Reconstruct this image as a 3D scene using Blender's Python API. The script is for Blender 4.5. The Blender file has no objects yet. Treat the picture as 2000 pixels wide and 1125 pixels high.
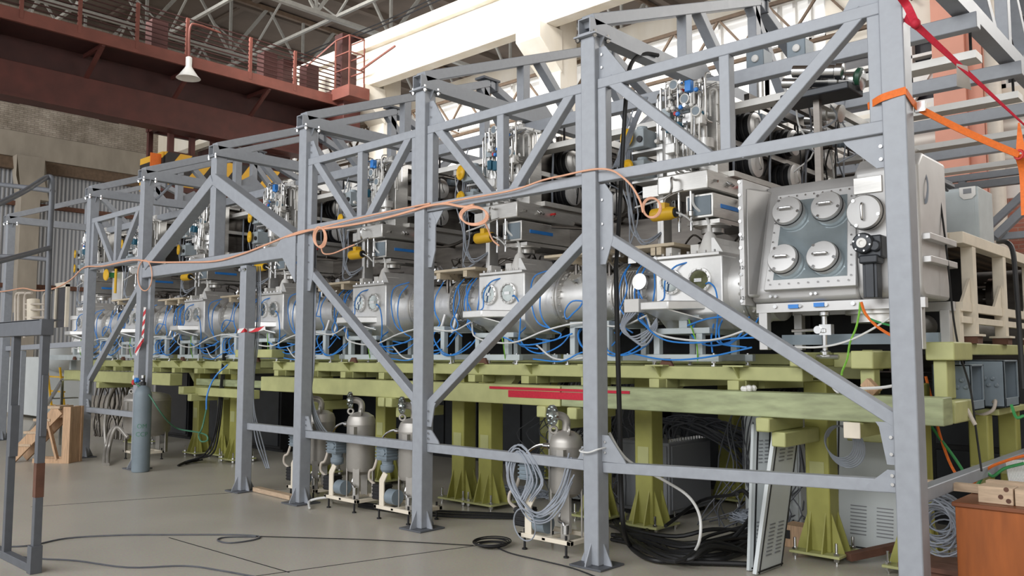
import bpy, math, random
from mathutils import Vector, Matrix
random.seed(7)
PI = math.pi
SC = bpy.context.scene
COL = SC.collection
# ---------------------------------------------------------------- camera
CAM_C = Vector((1.66571, -5.186085, 1.6)); FPX = 1641.59277
_yaw, _pitch = math.radians(132.667), math.radians(4.55640)
FW = Vector((math.cos(_yaw)*math.cos(_pitch), math.sin(_yaw)*math.cos(_pitch), math.sin(_pitch)))
RT = Vector((math.sin(_yaw), -math.cos(_yaw), 0)); UP = RT.cross(FW)
cd = bpy.data.cameras.new('camera'); cam = bpy.data.objects.new('camera', cd); COL.objects.link(cam)
cd.sensor_width = 36; cd.lens = FPX/2000*36; cd.clip_end = 300
M3 = Matrix((RT, UP, -FW)).transposed()
cam.matrix_world = Matrix.Translation(CAM_C) @ M3.to_4x4()
SC.camera = cam
# ---------------------------------------------------------------- light and exposure
SC.view_settings.view_transform = 'Standard'; SC.view_settings.look = 'None'
SC.view_settings.gamma = 1; SC.view_settings.use_curve_mapping = False
SC.view_settings.exposure = 0.0
W = bpy.data.worlds.new('world'); SC.world = W; W.use_nodes = True
W.node_tree.nodes['Background'].inputs[0].default_value = (0.97, 0.985, 1.0, 1)
W.node_tree.nodes['Background'].inputs[1].default_value = 1.2
def area(name, loc, target, sx, sy, power, col=(1,1,1), spread=180):
    l = bpy.data.lights.new(name, 'AREA'); l.shape = 'RECTANGLE'; l.size = sx; l.size_y = sy; l.energy = power; l.color = col; l.spread = math.radians(spread)
    o = bpy.data.objects.new(name, l); COL.objects.link(o); o.location = loc
    o.rotation_euler = (Vector(target)-Vector(loc)).to_track_quat('-Z', 'Y').to_euler()
area('window_daylight', (5.0, 10.5, 8.5), (0, 2, 2.5), 10, 4, 900, (1, .98, .95))
area('front_window_daylight', (-2.5, -14.5, 8.0), (-3, 1, 2), 22, 6, 2100, (.97, .985, 1))

area('runway_fill', (-14.5, 3.5, 12.5), (-15, 11.5, 9.6), 15, 2.0, 1400, (1, .985, .96), 105)  # added fill to brighten the runway and back wall, no real roof opening
area('end_window_daylight', (-23, -13, 10.5), (-33, 6, 8.0), 8, 4, 1500, (1, .98, .95), 120)

def P(px, py, x=None, y=None, z=None):
    """the world point behind a pixel of the photograph on a plane of the hall"""
    d = FW + RT*((px-1000)/FPX) - UP*((py-562.5)/FPX)
    for i, v in enumerate((x, y, z)):
        if v is not None: return CAM_C + d*((v-CAM_C[i])/d[i])

# ---------------------------------------------------------------- materials
def lin(c): return tuple(((v/255)/12.92 if v/255 <= .04045 else ((v/255+.055)/1.055)**2.4) for v in c)
def mat(name, rgb, rough=.5, metal=0, var=.12, scale=8, bump=0, spec=.5, stretch=None, rvar=0, dirt=None, emit=None, alpha=None, trans=0):
    m = bpy.data.materials.new(name); m.use_nodes = True; nt = m.node_tree; n = nt.nodes; L = nt.links
    b = n['Principled BSDF']; c = lin(rgb)
    b.inputs['Roughness'].default_value = rough; b.inputs['Metallic'].default_value = metal
    b.inputs['Specular IOR Level'].default_value = spec
    tc = n.new('ShaderNodeTexCoord'); mp = n.new('ShaderNodeMapping'); L.new(tc.outputs['Object'], mp.inputs[0])
    if stretch: mp.inputs['Scale'].default_value = stretch
    no = n.new('ShaderNodeTexNoise'); no.inputs['Scale'].default_value = scale; no.inputs['Detail'].default_value = 5
    L.new(mp.outputs[0], no.inputs['Vector'])
    rp = n.new('ShaderNodeValToRGB'); rp.color_ramp.elements[0].position = .3; rp.color_ramp.elements[1].position = .72
    lo = dirt and lin(dirt) or tuple(v*(1-var) for v in c)
    rp.color_ramp.elements[0].color = (*lo, 1); rp.color_ramp.elements[1].color = (*[min(1, v*(1+var)) for v in c], 1)
    L.new(no.outputs['Fac'], rp.inputs[0]); L.new(rp.outputs[0], b.inputs['Base Color'])
    if rvar:
        mr = n.new('ShaderNodeMapRange'); mr.inputs['To Min'].default_value = max(.02, rough-rvar); mr.inputs['To Max'].default_value = rough+rvar
        L.new(no.outputs['Fac'], mr.inputs[0]); L.new(mr.outputs[0], b.inputs['Roughness'])
    if bump:
        bp = n.new('ShaderNodeBump'); bp.inputs['Strength'].default_value = bump; bp.inputs['Distance'].default_value = .01
        L.new(no.outputs['Fac'], bp.inputs['Height']); L.new(bp.outputs[0], b.inputs['Normal'])
    if emit:
        b.inputs['Emission Color'].default_value = (*lin(emit[0]), 1); b.inputs['Emission Strength'].default_value = emit[1]
    if alpha is not None: b.inputs['Alpha'].default_value = alpha
    if trans: b.inputs['Transmission Weight'].default_value = trans
    return m
def stripes(name, a, b_, scale, axis, rough=.5, metal=0, bump=.0, hard=True, rot=None):
    """bands of two colours across one direction (hazard boards, tape, corrugation, slats)"""
    m = bpy.data.materials.new(name); m.use_nodes = True; nt = m.node_tree; n = nt.nodes; L = nt.links; b = n['Principled BSDF']
    b.inputs['Roughness'].default_value = rough; b.inputs['Metallic'].default_value = metal
    tc = n.new('ShaderNodeTexCoord'); mp = n.new('ShaderNodeMapping'); L.new(tc.outputs['Object'], mp.inputs[0])
    if rot: mp.inputs['Rotation'].default_value = rot
    wv = n.new('ShaderNodeTexWave'); wv.bands_direction = axis; wv.inputs['Scale'].default_value = scale
    L.new(mp.outputs[0], wv.inputs[0]); rp = n.new('ShaderNodeValToRGB')
    e = rp.color_ramp.elements; e[0].color = (*lin(a), 1); e[1].color = (*lin(b_), 1)
    if hard: e[0].position = .49; e[1].position = .51
    L.new(wv.outputs['Fac'], rp.inputs[0]); L.new(rp.outputs[0], b.inputs['Base Color'])
    if bump:
        bp = n.new('ShaderNodeBump'); bp.inputs['Strength'].default_value = bump; bp.inputs['Distance'].default_value = .03
        L.new(wv.outputs['Fac'], bp.inputs['Height']); L.new(bp.outputs[0], b.inputs['Normal'])
    return m
def brick(name, c1, c2, mortar, sx=1.0, plane='x'):
    m = bpy.data.materials.new(name); m.use_nodes = True; nt = m.node_tree; n = nt.nodes; L = nt.links; b = n['Principled BSDF']
    b.inputs['Roughness'].default_value = .9
    tc = n.new('ShaderNodeTexCoord'); sp = n.new('ShaderNodeSeparateXYZ'); cb = n.new('ShaderNodeCombineXYZ')
    L.new(tc.outputs['Object'], sp.inputs[0])
    L.new(sp.outputs['Y' if plane == 'x' else 'X'], cb.inputs[0]); L.new(sp.outputs['Z'], cb.inputs[1])
    br = n.new('ShaderNodeTexBrick'); br.inputs['Scale'].default_value = 1
    br.inputs['Brick Width'].default_value = .26; br.inputs['Row Height'].default_value = .078; br.inputs['Mortar Size'].default_value = .009
    br.inputs['Color1'].default_value = (*lin(c1), 1); br.inputs['Color2'].default_value = (*lin(c2), 1); br.inputs['Mortar'].default_value = (*lin(mortar), 1)
    L.new(cb.outputs[0], br.inputs['Vector'])
    no = n.new('ShaderNodeTexNoise'); no.inputs['Scale'].default_value = .9; no.inputs['Detail'].default_value = 8; no.inputs['Roughness'].default_value = .7
    L.new(tc.outputs['Object'], no.inputs[0])
    rp = n.new('ShaderNodeValToRGB'); rp.color_ramp.elements[0].position = .35; rp.color_ramp.elements[0].color = (.55, .53, .5, 1); rp.color_ramp.elements[1].position = .6
    L.new(no.outputs[0], rp.inputs[0])
    mx = n.new('ShaderNodeMix'); mx.data_type = 'RGBA'; mx.blend_type = 'MULTIPLY'; mx.inputs[0].default_value = 1
    L.new(br.outputs['Color'], mx.inputs[6]); L.new(rp.outputs[0], mx.inputs[7]); L.new(mx.outputs[2], b.inputs['Base Color'])
    bp = n.new('ShaderNodeBump'); bp.inputs['Strength'].default_value = .6; bp.inputs['Distance'].default_value = .01; bp.invert = True
    L.new(br.outputs['Fac'], bp.inputs['Height']); L.new(bp.outputs[0], b.inputs['Normal'])
    return m
M = dict(
 frame=mat('grey_frame_paint', (150, 154, 161), .42, var=.07, scale=14, rvar=.08),
 frame_dark=mat('dark_and_shaded_grey_paint', (88, 91, 97), .5, var=.08, scale=14),  # for dark plates, and for the shade painted into the stair tower
 green=mat('lit_olive_paint', (176, 177, 122), .5, var=.1, scale=6),  # beam tone, paled in the colour for strong front light and haze
 green_dk=mat('shaded_olive_paint', (160, 158, 84), .5, var=.1, scale=6),  # same olive, kept deeper as the posts look in shade
 green_worn=mat('worn_pale_green_paint', (160, 168, 128), .5, var=.12, scale=5, dirt=(136, 142, 108), stretch=(1, 1, 5)),
 steel=mat('brushed_stainless', (212, 210, 206), .36, .8, var=.1, scale=5, stretch=(2, 2, 30), rvar=.1),
 steel_light=mat('bead_blasted_stainless', (224, 223, 221), .42, .62, var=.1, scale=6, rvar=.08),
 steel_mat=mat('matt_stainless', (198, 197, 196), .5, .55, var=.07, scale=5, rvar=.08),
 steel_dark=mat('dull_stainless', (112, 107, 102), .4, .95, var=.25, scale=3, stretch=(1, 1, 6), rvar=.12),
 chrome=mat('bright_steel', (214, 214, 214), .2, 1, var=.05),
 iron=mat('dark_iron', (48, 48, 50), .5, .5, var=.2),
 black=mat('black_rubber', (24, 24, 26), .55, var=.2),
 motor=mat('black_motor_enamel', (46, 49, 54), .38, .2, var=.15),
 gear=mat('pale_gearbox_enamel', (160, 170, 176), .45, var=.06),
 ltgrey=mat('pale_blue_grey_paint', (184, 192, 194), .45, var=.06),
 boxgrey=mat('blue_grey_enamel', (122, 134, 143), .45, var=.08),
 cabinet=mat('pale_grey_cabinet_paint', (196, 201, 202), .45, var=.05, scale=3),
 cabinet_dk=mat('grey_cabinet_paint', (128, 130, 134), .5, var=.08, scale=3),
 white=mat('white_paint', (226, 224, 220), .5, var=.05),
 cream=mat('cream_paint', (226, 216, 198), .5, var=.06),
 plank=mat('pale_planed_board', (205, 190, 165), .6, var=.1, scale=5, stretch=(2, 14, 14)),
 wood=mat('raw_pine', (190, 156, 124), .65, var=.22, scale=4, stretch=(18, 18, 1.5)),
 woodx=mat('raw_pine_lengthwise', (188, 164, 138), .65, var=.2, scale=4, stretch=(2, 16, 16)),
 veneer=mat('orange_wood_veneer', (150, 82, 36), .38, var=.2, scale=3, stretch=(6, 6, 1), spec=.4),
 veneer_top=mat('brown_veneer_top', (118, 66, 36), .4, var=.15, scale=3, stretch=(1, 8, 8)),
 yellow=mat('yellow_paint', (226, 178, 36), .42, var=.06),
 blue=mat('blue_plastic', (52, 132, 214), .4, var=.1),
 teal=mat('teal_enamel', (30, 92, 116), .4, var=.15),
 redp=mat('red_plastic', (190, 44, 44), .45, var=.1),
 greenp=mat('green_plastic', (54, 140, 78), .45, var=.1),
 green_dark=mat('dark_green_enamel', (34, 74, 54), .4, var=.1),
 gyellow=mat('green_and_yellow_cable', (120, 180, 60), .5, var=.25, scale=40),
 orange=mat('orange_webbing', (224, 112, 40), .7, var=.1, scale=60),
 redweb=mat('red_webbing', (186, 28, 52), .7, var=.12, scale=60),
 cord=mat('peach_orange_cable', (222, 168, 138), .55, var=.08),
 cable=mat('grey_cable', (150, 156, 166), .5, var=.12),
 cable_dk=mat('dark_grey_cable', (82, 84, 90), .55, var=.2),
 wcable=mat('white_cable', (214, 214, 212), .45, var=.05),
 hose=mat('pale_green_hose', (70, 120, 96), .5, var=.1),
 tank=mat('blasted_grey_steel', (170, 166, 160), .42, .55, var=.14, scale=4, rvar=.08),
 cylp=mat('grey_cylinder_paint', (118, 130, 138), .5, var=.1, scale=5),
 crane=mat('oxide_red_paint', (76, 35, 29), .6, var=.22, scale=2.5),
 crane_lt=mat('faded_oxide_paint', (112, 63, 53), .6, var=.15, scale=3),
 crane_dk=mat('dark_oxide_paint', (58, 28, 25), .65, var=.2, scale=3),
 concrete=mat('weathered_concrete', (150, 142, 130), .9, var=.14, scale=2.2, bump=.15, stretch=(1, 1, .4)),
 wconc=mat('whitewashed_concrete', (228, 224, 216), .85, var=.06, scale=1.2, dirt=(214, 204, 186), stretch=(1, 1, .35)),
 roof=mat('grimy_roof_slab', (96, 84, 74), .9, var=.2, scale=.6),
 truss=mat('pale_truss_paint', (150, 148, 142), .6, var=.1),
 truss_br=mat('brown_steel', (100, 82, 66), .7, var=.2),
 salmon=mat('salmon_plaster', (222, 160, 140), .85, var=.06, scale=2),
 pipe=mat('beige_pipe_paint', (196, 186, 174), .5, var=.06),
 rust=mat('rusty_steel', (98, 66, 52), .8, var=.25, scale=9),
 lit=mat('daylit_glazing', (232, 230, 226), .4, var=.02, emit=((228, 228, 226), .5)),
 pane=mat('dark_glazing', (40, 38, 44), .25, var=.1),
 glass_olive=mat('dark_olive_glass', (92, 94, 66), .12, .5, var=.3, scale=20),
 glass=mat('tinted_glovebox_glass', (176, 190, 196), .08, .6, var=.3, scale=3),
 lampw=mat('white_enamel', (226, 226, 222), .4, var=.04),
 floor=None, mirror=mat('polished_flange', (180, 186, 184), .16, 1, var=.12, scale=12),
)
M['corr'] = stripes('galvanised_corrugation', (128, 132, 140), (196, 199, 204), 2.1, 'Y', .45, .55, .5, hard=False)
M['slat'] = stripes('pale_slatted_panel', (176, 168, 160), (226, 222, 214), 1.6, 'Z', .6, 0, .3, hard=False)
M['hazard'] = stripes('hazard_stripes', (34, 30, 32), (214, 164, 48), .55, 'Y', .55, rot=(.62, 0, 0))
M['tape'] = stripes('barrier_tape', (226, 222, 220), (196, 44, 54), 3.2, 'Z', .5, rot=(.5, .5, 0))
M['deck'] = stripes('slatted_deck', (58, 46, 38), (98, 80, 66), 2.6, 'X', .7, 0, .4, hard=False)
M['brick'] = brick('whitewashed_brick', (178, 168, 156), (160, 150, 138), (132, 124, 114))
M['redbrick'] = brick('red_brick', (178, 116, 98), (164, 104, 90), (170, 140, 128), plane='y')
def floor_mat():
    m = mat('polished_concrete_floor', (186, 180, 168), .34, var=.08, scale=.9, rvar=.1, bump=.0)
    nt = m.node_tree; n = nt.nodes; L = nt.links; b = n['Principled BSDF']
    src = b.inputs['Base Color'].links[0].from_socket; tc = n['Texture Coordinate']
    v = n.new('ShaderNodeTexNoise'); v.inputs['Scale'].default_value = 60; v.inputs['Detail'].default_value = 3
    L.new(tc.outputs['Object'], v.inputs[0])
    mx = n.new('ShaderNodeMix'); mx.data_type = 'RGBA'; mx.blend_type = 'OVERLAY'; mx.inputs[0].default_value = .25
    L.new(src, mx.inputs[6]); L.new(v.outputs['Color'], mx.inputs[7]); L.new(mx.outputs[2], b.inputs['Base Color'])
    return m
M['floor'] = floor_mat()

# ---------------------------------------------------------------- mesh builder
def smooth_path(pts, n=6):
    p = [Vector(q) for q in pts]
    if len(p) < 3: return p
    out = []; e = [p[0]*2-p[1]]+p+[p[-1]*2-p[-2]]
    for i in range(1, len(e)-2):
        a, b, c, d = e[i-1], e[i], e[i+1], e[i+2]
        for k in range(n):
            t = k/n
            out.append(.5*((2*b)+(c-a)*t+(2*a-5*b+4*c-d)*t*t+(3*b-a-3*c+d)*t**3))
    out.append(p[-1]); return out
class MB:
    def __init__(s): s.v = []; s.f = []
    def add(s, vs, fs):
        o = len(s.v); s.v += [Vector(q) for q in vs]; s.f += [tuple(i+o for i in f) for f in fs]; return s
    def box(s, a, b):
        (x0, y0, z0), (x1, y1, z1) = a, b
        if x0 > x1: x0, x1 = x1, x0
        if y0 > y1: y0, y1 = y1, y0
        if z0 > z1: z0, z1 = z1, z0
        return s.add([(x0,y0,z0),(x1,y0,z0),(x1,y1,z0),(x0,y1,z0),(x0,y0,z1),(x1,y0,z1),(x1,y1,z1),(x0,y1,z1)],
                     [(0,3,2,1),(4,5,6,7),(0,1,5,4),(1,2,6,5),(2,3,7,6),(3,0,4,7)])
    def bar(s, p, q, w, h, up=(0,0,1), cap=True):
        """rectangular bar: w across, h along up"""
        p, q = Vector(p), Vector(q); d = (q-p).normalized(); u = Vector(up)
        if abs(d.dot(u)) > .98: u = Vector((0, 1, 0))
        r = d.cross(u).normalized(); u = r.cross(d)
        vs = [c+r*(i*w/2)+u*(j*h/2) for c in (p, q) for i, j in ((-1,-1),(1,-1),(1,1),(-1,1))]
        return s.add(vs, [(0,1,2,3),(7,6,5,4),(0,4,5,1),(1,5,6,2),(2,6,7,3),(3,7,4,0)])
    def hollow(s, p, q, w, h, t=.008, depth=.12, up=(0,0,1)):
        """rectangular tube whose first end is open"""
        p, q = Vector(p), Vector(q); d = (q-p).normalized(); r = d.cross(Vector(up)).normalized(); u = r.cross(d)
        def ring(c, a, b): return [c+r*(i*a/2)+u*(j*b/2) for i, j in ((-1,-1),(1,-1),(1,1),(-1,1))]
        vs = ring(p, w, h)+ring(q, w, h)+ring(p, w-2*t, h-2*t)+ring(p+d*depth, w-2*t, h-2*t)
        fs = [(7,6,5,4),(15,14,13,12)]
        for i in range(4):
            j = (i+1) % 4
            fs += [(i,i+4,j+4,j),(i,j,j+8,i+8),(i+8,j+8,j+12,i+12)]
        return s.add(vs, fs)
    def lathe(s, p, axis, prof, n=20):
        """profile [(radius, distance along axis)] turned about the axis from p"""
        p = Vector(p); d = Vector(axis).normalized()
        a = d.orthogonal().normalized(); b = d.cross(a); o = len(s.v); vs = []; fs = []
        for r, t in prof:
            for k in range(n):
                an = 2*PI*k/n; vs.append(p+d*t+(a*math.cos(an)+b*math.sin(an))*r)
        m = len(prof)
        for i in range(m-1):
            for k in range(n):
                j = (k+1) % n; fs.append((i*n+k, i*n+j, (i+1)*n+j, (i+1)*n+k))
        fs.append(tuple(range(n-1, -1, -1))); fs.append(tuple((m-1)*n+k for k in range(n)))
        return s.add(vs, fs)
    def cyl(s, p, q, r, n=16, r2=None):
        p, q = Vector(p), Vector(q); L = (q-p).length
        return s.lathe(p, q-p, [(r, 0), (r2 if r2 is not None else r, L)], n)
    def tube(s, pts, r, n=6, sm=5, closed=False):
        p = smooth_path(pts, sm) if sm else [Vector(q) for q in pts]
        vs = []; fs = []; ref = None
        for i, c in enumerate(p):
            d = (p[min(i+1, len(p)-1)]-p[max(i-1, 0)]); d = d.normalized() if d.length > 1e-9 else Vector((0,0,1))
            if ref is None: ref = d.orthogonal().normalized()
            ref = (ref-d*ref.dot(d)); ref = ref.normalized() if ref.length > 1e-6 else d.orthogonal().normalized()
            b = d.cross(ref)
            vs += [c+(ref*math.cos(2*PI*k/n)+b*math.sin(2*PI*k/n))*r for k in range(n)]
        for i in range(len(p)-1):
            for k in range(n):
                j = (k+1) % n; fs.append((i*n+k, i*n+j, (i+1)*n+j, (i+1)*n+k))
        fs.append(tuple(range(n-1, -1, -1))); fs.append(tuple((len(p)-1)*n+k for k in range(n)))
        return s.add(vs, fs)
    def ribbon(s, pts, w, t=.004, side=(0,0,1)):
        p = smooth_path(pts, 6); vs = []; fs = []
        for i, c in enumerate(p):
            d = (p[min(i+1, len(p)-1)]-p[max(i-1, 0)]).normalized(); u = Vector(side); u = (u-d*u.dot(d)).normalized(); nn = d.cross(u)
            ww = w(i/(len(p)-1)) if callable(w) else w
            vs += [c+u*ww/2+nn*t/2, c-u*ww/2+nn*t/2, c-u*ww/2-nn*t/2, c+u*ww/2-nn*t/2]
        for i in range(len(p)-1):
            for k in range(4): fs.append((i*4+k, i*4+(k+1) % 4, i*4+4+(k+1) % 4, i*4+4+k))
        fs += [(3,2,1,0), tuple((len(p)-1)*4+k for k in range(4))]
        return s.add(vs, fs)
    def prism(s, poly, d):
        """closed polygon pushed along d"""
        n = len(poly); a = [Vector(q) for q in poly]; d = Vector(d)
        nrm = sum(((a[i]-a[0]).cross(a[(i+1) % n]-a[0]) for i in range(1, n)), Vector())
        fs = [tuple(range(n-1, -1, -1)), tuple(range(n, 2*n))]+[(i, (i+1) % n, n+(i+1) % n, n+i) for i in range(n)]
        if nrm.dot(d) < 0: fs = [f[::-1] for f in fs]
        return s.add(a+[q+d for q in a], fs)
    def ring(s, c, axis, R, r, n=20, m=6):
        c = Vector(c); d = Vector(axis).normalized(); a = d.orthogonal().normalized(); b = d.cross(a); vs = []; fs = []
        for i in range(n):
            e = a*math.cos(2*PI*i/n)+b*math.sin(2*PI*i/n)
            vs += [c+e*(R+r*math.cos(2*PI*k/m))+d*(r*math.sin(2*PI*k/m)) for k in range(m)]
        for i in range(n):
            for k in range(m):
                i2, k2 = (i+1) % n, (k+1) % m; fs.append((i*m+k, i2*m+k, i2*m+k2, i*m+k2))
        return s.add(vs, fs)
    def ball(s, c, r, n=12):
        h = n//2
        return s.lathe(Vector(c)-Vector((0,0,r)), (0,0,1), [(max(.0005, r*math.sin(PI*i/h)), r-r*math.cos(PI*i/h)) for i in range(h+1)], n)
    def bolts(s, c, axis, R, k, r=.009, h=.012, ph=0):
        c = Vector(c); d = Vector(axis).normalized(); a = d.orthogonal().normalized(); b = d.cross(a)
        for i in range(k):
            an = 2*PI*i/k+ph; q = c+(a*math.cos(an)+b*math.sin(an))*R; s.cyl(q-d*h, q+d*h, r, 6)
        return s
    def each(s, name, m, parent=None):
        """every separate piece as an object of its own"""
        root = list(range(len(s.v)))
        def find(i):
            while root[i] != i: root[i] = root[root[i]]; i = root[i]
            return i
        for f in s.f:
            for i in f[1:]: root[find(i)] = find(f[0])
        sets = {}
        for f in s.f: sets.setdefault(find(f[0]), []).append(f)
        out = []
        for fs in sets.values():
            ids = sorted({i for f in fs for i in f}); k = {i: n for n, i in enumerate(ids)}
            out.append(MB().add([s.v[i] for i in ids], [tuple(k[i] for i in f) for f in fs]).build(name, m, parent))
        return out
    def build(s, name, m, parent=None, bevel=0, flat=False):
        me = bpy.data.meshes.new(name); off = Vector(parent['o_']) if parent is not None and 'o_' in parent else Vector()
        me.from_pydata([tuple(q-off) for q in s.v], [], s.f)
        if not flat:
            me.polygons.foreach_set('use_smooth', [True]*len(me.polygons)); me.set_sharp_from_angle(angle=math.radians(38))
        me.materials.append(M[m] if isinstance(m, str) else m); me.update()
        o = bpy.data.objects.new(name, me); COL.objects.link(o)
        if parent is not None: o.parent = parent; o['o_'] = tuple(off)
        if bevel:
            b = o.modifiers.new('bevel', 'BEVEL'); b.width = bevel; b.segments = 2; b.limit_method = 'ANGLE'
        return o
def tag(o, label, cat, group=None, kind=None):
    o['label'] = label; o['category'] = cat
    if group: o['group'] = group
    if kind: o['kind'] = kind
    return o
def struct(o): o['kind'] = 'structure'; return o
def thing(name, label, cat, loc=(0,0,0), group=None):
    """an empty at the thing's base; parts are given in world space and stored relative to it"""
    o = bpy.data.objects.new(name, None); COL.objects.link(o); o.location = loc; o['o_'] = tuple(loc)
    o.empty_display_size = .05
    return tag(o, label, cat, group)
def dup(root, loc, label, drop=()):
    r = root.copy(); COL.objects.link(r); r.location = loc; r['o_'] = tuple(loc); r['label'] = label
    for ch in list(root.children):
        c = ch.copy(); COL.objects.link(c); c.parent = r
        for g in list(ch.children):
            d = g.copy(); COL.objects.link(d); d.parent = c
    return r
ORD = ['nearest', 'second', 'third', 'fourth', 'fifth', 'sixth', 'seventh', 'eighth']
# ================================================================ THE HALL
struct(MB().box((-33.4, -16, -.2), (14, 12.6, 0)).build('floor', 'floor'))
# saw cuts in the slab
jb = MB()
for p, q in (((330,1050),(2000,1420)), ((500,1125),(935,1065)), ((60,990),(560,955))):
    a, b = P(*p, z=.0005), P(*q, z=.0005) if q[1] < 1300 else P(330,1050,z=.0005)+(P(520,1105,z=.0005)-P(330,1050,z=.0005))*1.2
    jb.bar(a, b, .012, .002)
struct(jb.build('trim_1', 'iron'))
# left end wall: whitewashed brick over a concrete lintel, corrugated sheets below
wl = thing('wall_left', 'far end wall of brick over corrugated sheet', 'wall', (-33, 0, 0)); wl['kind'] = 'structure'
MB().box((-33.4, -16, 9.95), (-33, 30, 15.6)).build('brick_face', 'brick', wl)
MB().box((-33.4, -16, 9.0), (-32.9, 12.6, 9.95)).build('lintel', 'concrete', wl)
MB().box((-33.5, -16, 0), (-33.3, 12.6, 9.0)).build('sheet_cladding', 'corr', wl)
rb = MB()
for z in (1.0, 4.1, 7.2): rb.box((-33.28, -16, z), (-33.12, 12.2, z+.16))
rb.build('sheeting_rail', 'rust', wl)
MB().box((-33.3, -16, 8.55), (-33.0, 12.2, 9.0)).build('eaves_beam', 'truss_br', wl)
for y in (-7.0, -.5, 5.45):
    pm = MB().box((-33.2, y-.35, 0), (-32.5, y+.3, 7.4))
    pm.prism([(-33.2, y-.35, 7.4), (-32.5, y-.35, 7.4), (-32.5, y-.55, 8.2), (-32.5, y-.55, 9.0), (-33.2, y-.55, 9.0)], (0, .95, 0))
    pm.build('pilaster', 'concrete', wl)
# back wall in horizontal bands
wb = thing('wall_back', 'long back wall with bands of glazing', 'wall', (0, 12, 0)); wb['kind'] = 'structure'
MB().box((-33.4, 12.1, 0), (-5.2, 12.5, 5.2)).build('panel_face', 'wconc', wb)
MB().box((-5.2, 12.1, 0), (14, 12.5, 4.45)).build('brick_face', 'redbrick', wb)
MB().box((-5.2, 12.1, 4.45), (14, 12.5, 5.15)).build('sill_band', 'white', wb)
MB().box((-5.2, 12.05, 5.15), (14, 12.5, 6.0)).build('slatted_band', 'slat', wb)
MB().box((-5.2, 12.1, 6.0), (14, 12.5, 6.5)).build('mid_band', 'wconc', wb)
MB().box((-5.2, 12.1, 7.9), (14, 12.5, 9.9)).build('lintel_band', 'wconc', wb)
MB().box((-33.4, 12.1, 9.4), (14, 12.5, 9.95)).build('transom', 'wconc', wb)
x = -33.0; wi = 0
while x < -5.3:
    wi += 1; x1 = min(x+4.4, -5.2)
    w = thing('window_%d' % wi, 'tall band of hazy daylit window', 'window', (x, 12.2, 5.2)); w['kind'] = 'structure'
    MB().box((x, 12.25, 5.2), (x1, 12.3, 9.4)).build('pane', 'lit', w)
    f = MB()
    for z in (5.2, 6.25, 7.3, 8.35, 9.34): f.box((x, 12.12, z), (x1, 12.25, z+.06))
    for k in range(5): xx = x+(x1-x)*k/4; f.box((xx-.03, 12.12, 5.2), (xx+.03, 12.25, 9.4))
    f.build('frame', 'white', w)
    x = x1
w = thing('window_8', 'strip of dark window with white frames', 'window', (-5, 12.2, 6.5)); w['kind'] = 'structure'
MB().box((-5.2, 12.3, 6.5), (14, 12.35, 7.9)).build('pane', 'pane', w)
f = MB()
for z, h in ((6.5, .08), (6.95, .2), (7.45, .06), (7.84, .06)): f.box((-5.2, 12.1, z), (14, 12.3, z+h))
for k in range(12): f.box((-5.2+1.6*k, 12.1, 6.5), (-5.1+1.6*k, 12.3, 7.9))
f.bar((-3.6, 12.08, 6.5), (-2.95, 12.08, 7.5), .1, .14).bar((-3.2, 12.08, 6.3), (-2.6, 12.08, 7.3), .1, .1)
f.build('frame', 'white', w)
wr = thing('wall_light_block_right', 'unseen added wall blocking sky light right of the hall', 'wall', (14, 0, 0)); wr['kind'] = 'structure'  # added out of view to shut sky light off the right side
MB().box((14, -16, 0), (14.3, 30, 15.6)).build('face', 'wconc', wr)
# roof slab, its ribs and the trusses that carry it
wx = thing('wall_light_block_far', 'unseen added wall closing the neighbouring hall bay against sky light', 'wall', (0, 30, 0)); wx['kind'] = 'structure'  # added out of view, only keeps sky light from leaking in behind
MB().box((-33.4, 30, 0), (14, 30.3, 15.6)).build('face', 'concrete', wx)
rf = MB().box((-33.4, -16, 15.0), (14, 30.3, 15.3))
for k in range(15): rf.box((-33+3*k, -16, 14.75), (-32.75+3*k, 30, 15.0))
for k in range(14): rf.box((-33, -14+3.1*k, 14.88), (14, -13.8+3.1*k, 15.0))
struct(rf.build('ceiling', 'roof'))
for ti, xt in enumerate((-32, -26.5, -21.0, -15.5)):
    t = thing('roof_truss', 'pale steel roof truss over the %s' % ['end wall bay of the hall', 'hall bay just beyond the crane bridge', 'red crane bridge', 'hall bay just before the crane bridge'][ti], 'roof truss', (xt, 0, 12.6), 'roof trusses of the hall')
    MB().bar((xt, -15.8, 12.7), (xt, 29, 12.7), .16, .14).build('bottom_chord', 'truss', t)
    MB().bar((xt, -15.8, 14.85), (xt, 29, 14.85), .18, .16).build('top_chord', 'truss_br', t)
    for k in range(14):
        y = -14.8+3.1*k
        MB().bar((xt, y, 12.7), (xt, y, 14.85), .09, .09, (1,0,0)).build('strut', 'truss', t)
        MB().bar((xt, y, 12.7), (xt, y+1.5, 14.85), .11, .11, (1,0,0)).build('diagonal', 'truss', t)
        MB().bar((xt, y, 12.7), (xt, y-1.5, 14.85), .08, .08, (1,0,0)).build('diagonal', 'truss', t)
for y, lab in ((10.8, 'beside the crane runway'), (4.6, 'over the middle of the crane bridge'), (7.7, 'between the crane bridge and the runway')):
    o = MB().bar((-33, y, 12.8), (-8, y, 12.8), .1, .1)
    for k in range(4):
        o.bar((-32+5.5*k, y, 12.8), (-29.2+5.5*k, y, 14.8), .06, .06).bar((-26.5+5.5*k, y, 12.8), (-29.2+5.5*k, y, 14.8), .06, .06)
    tag(o.build('roof_tie', 'truss', None), 'pale lengthwise roof tie %s' % lab, 'tie', 'roof ties')
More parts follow.
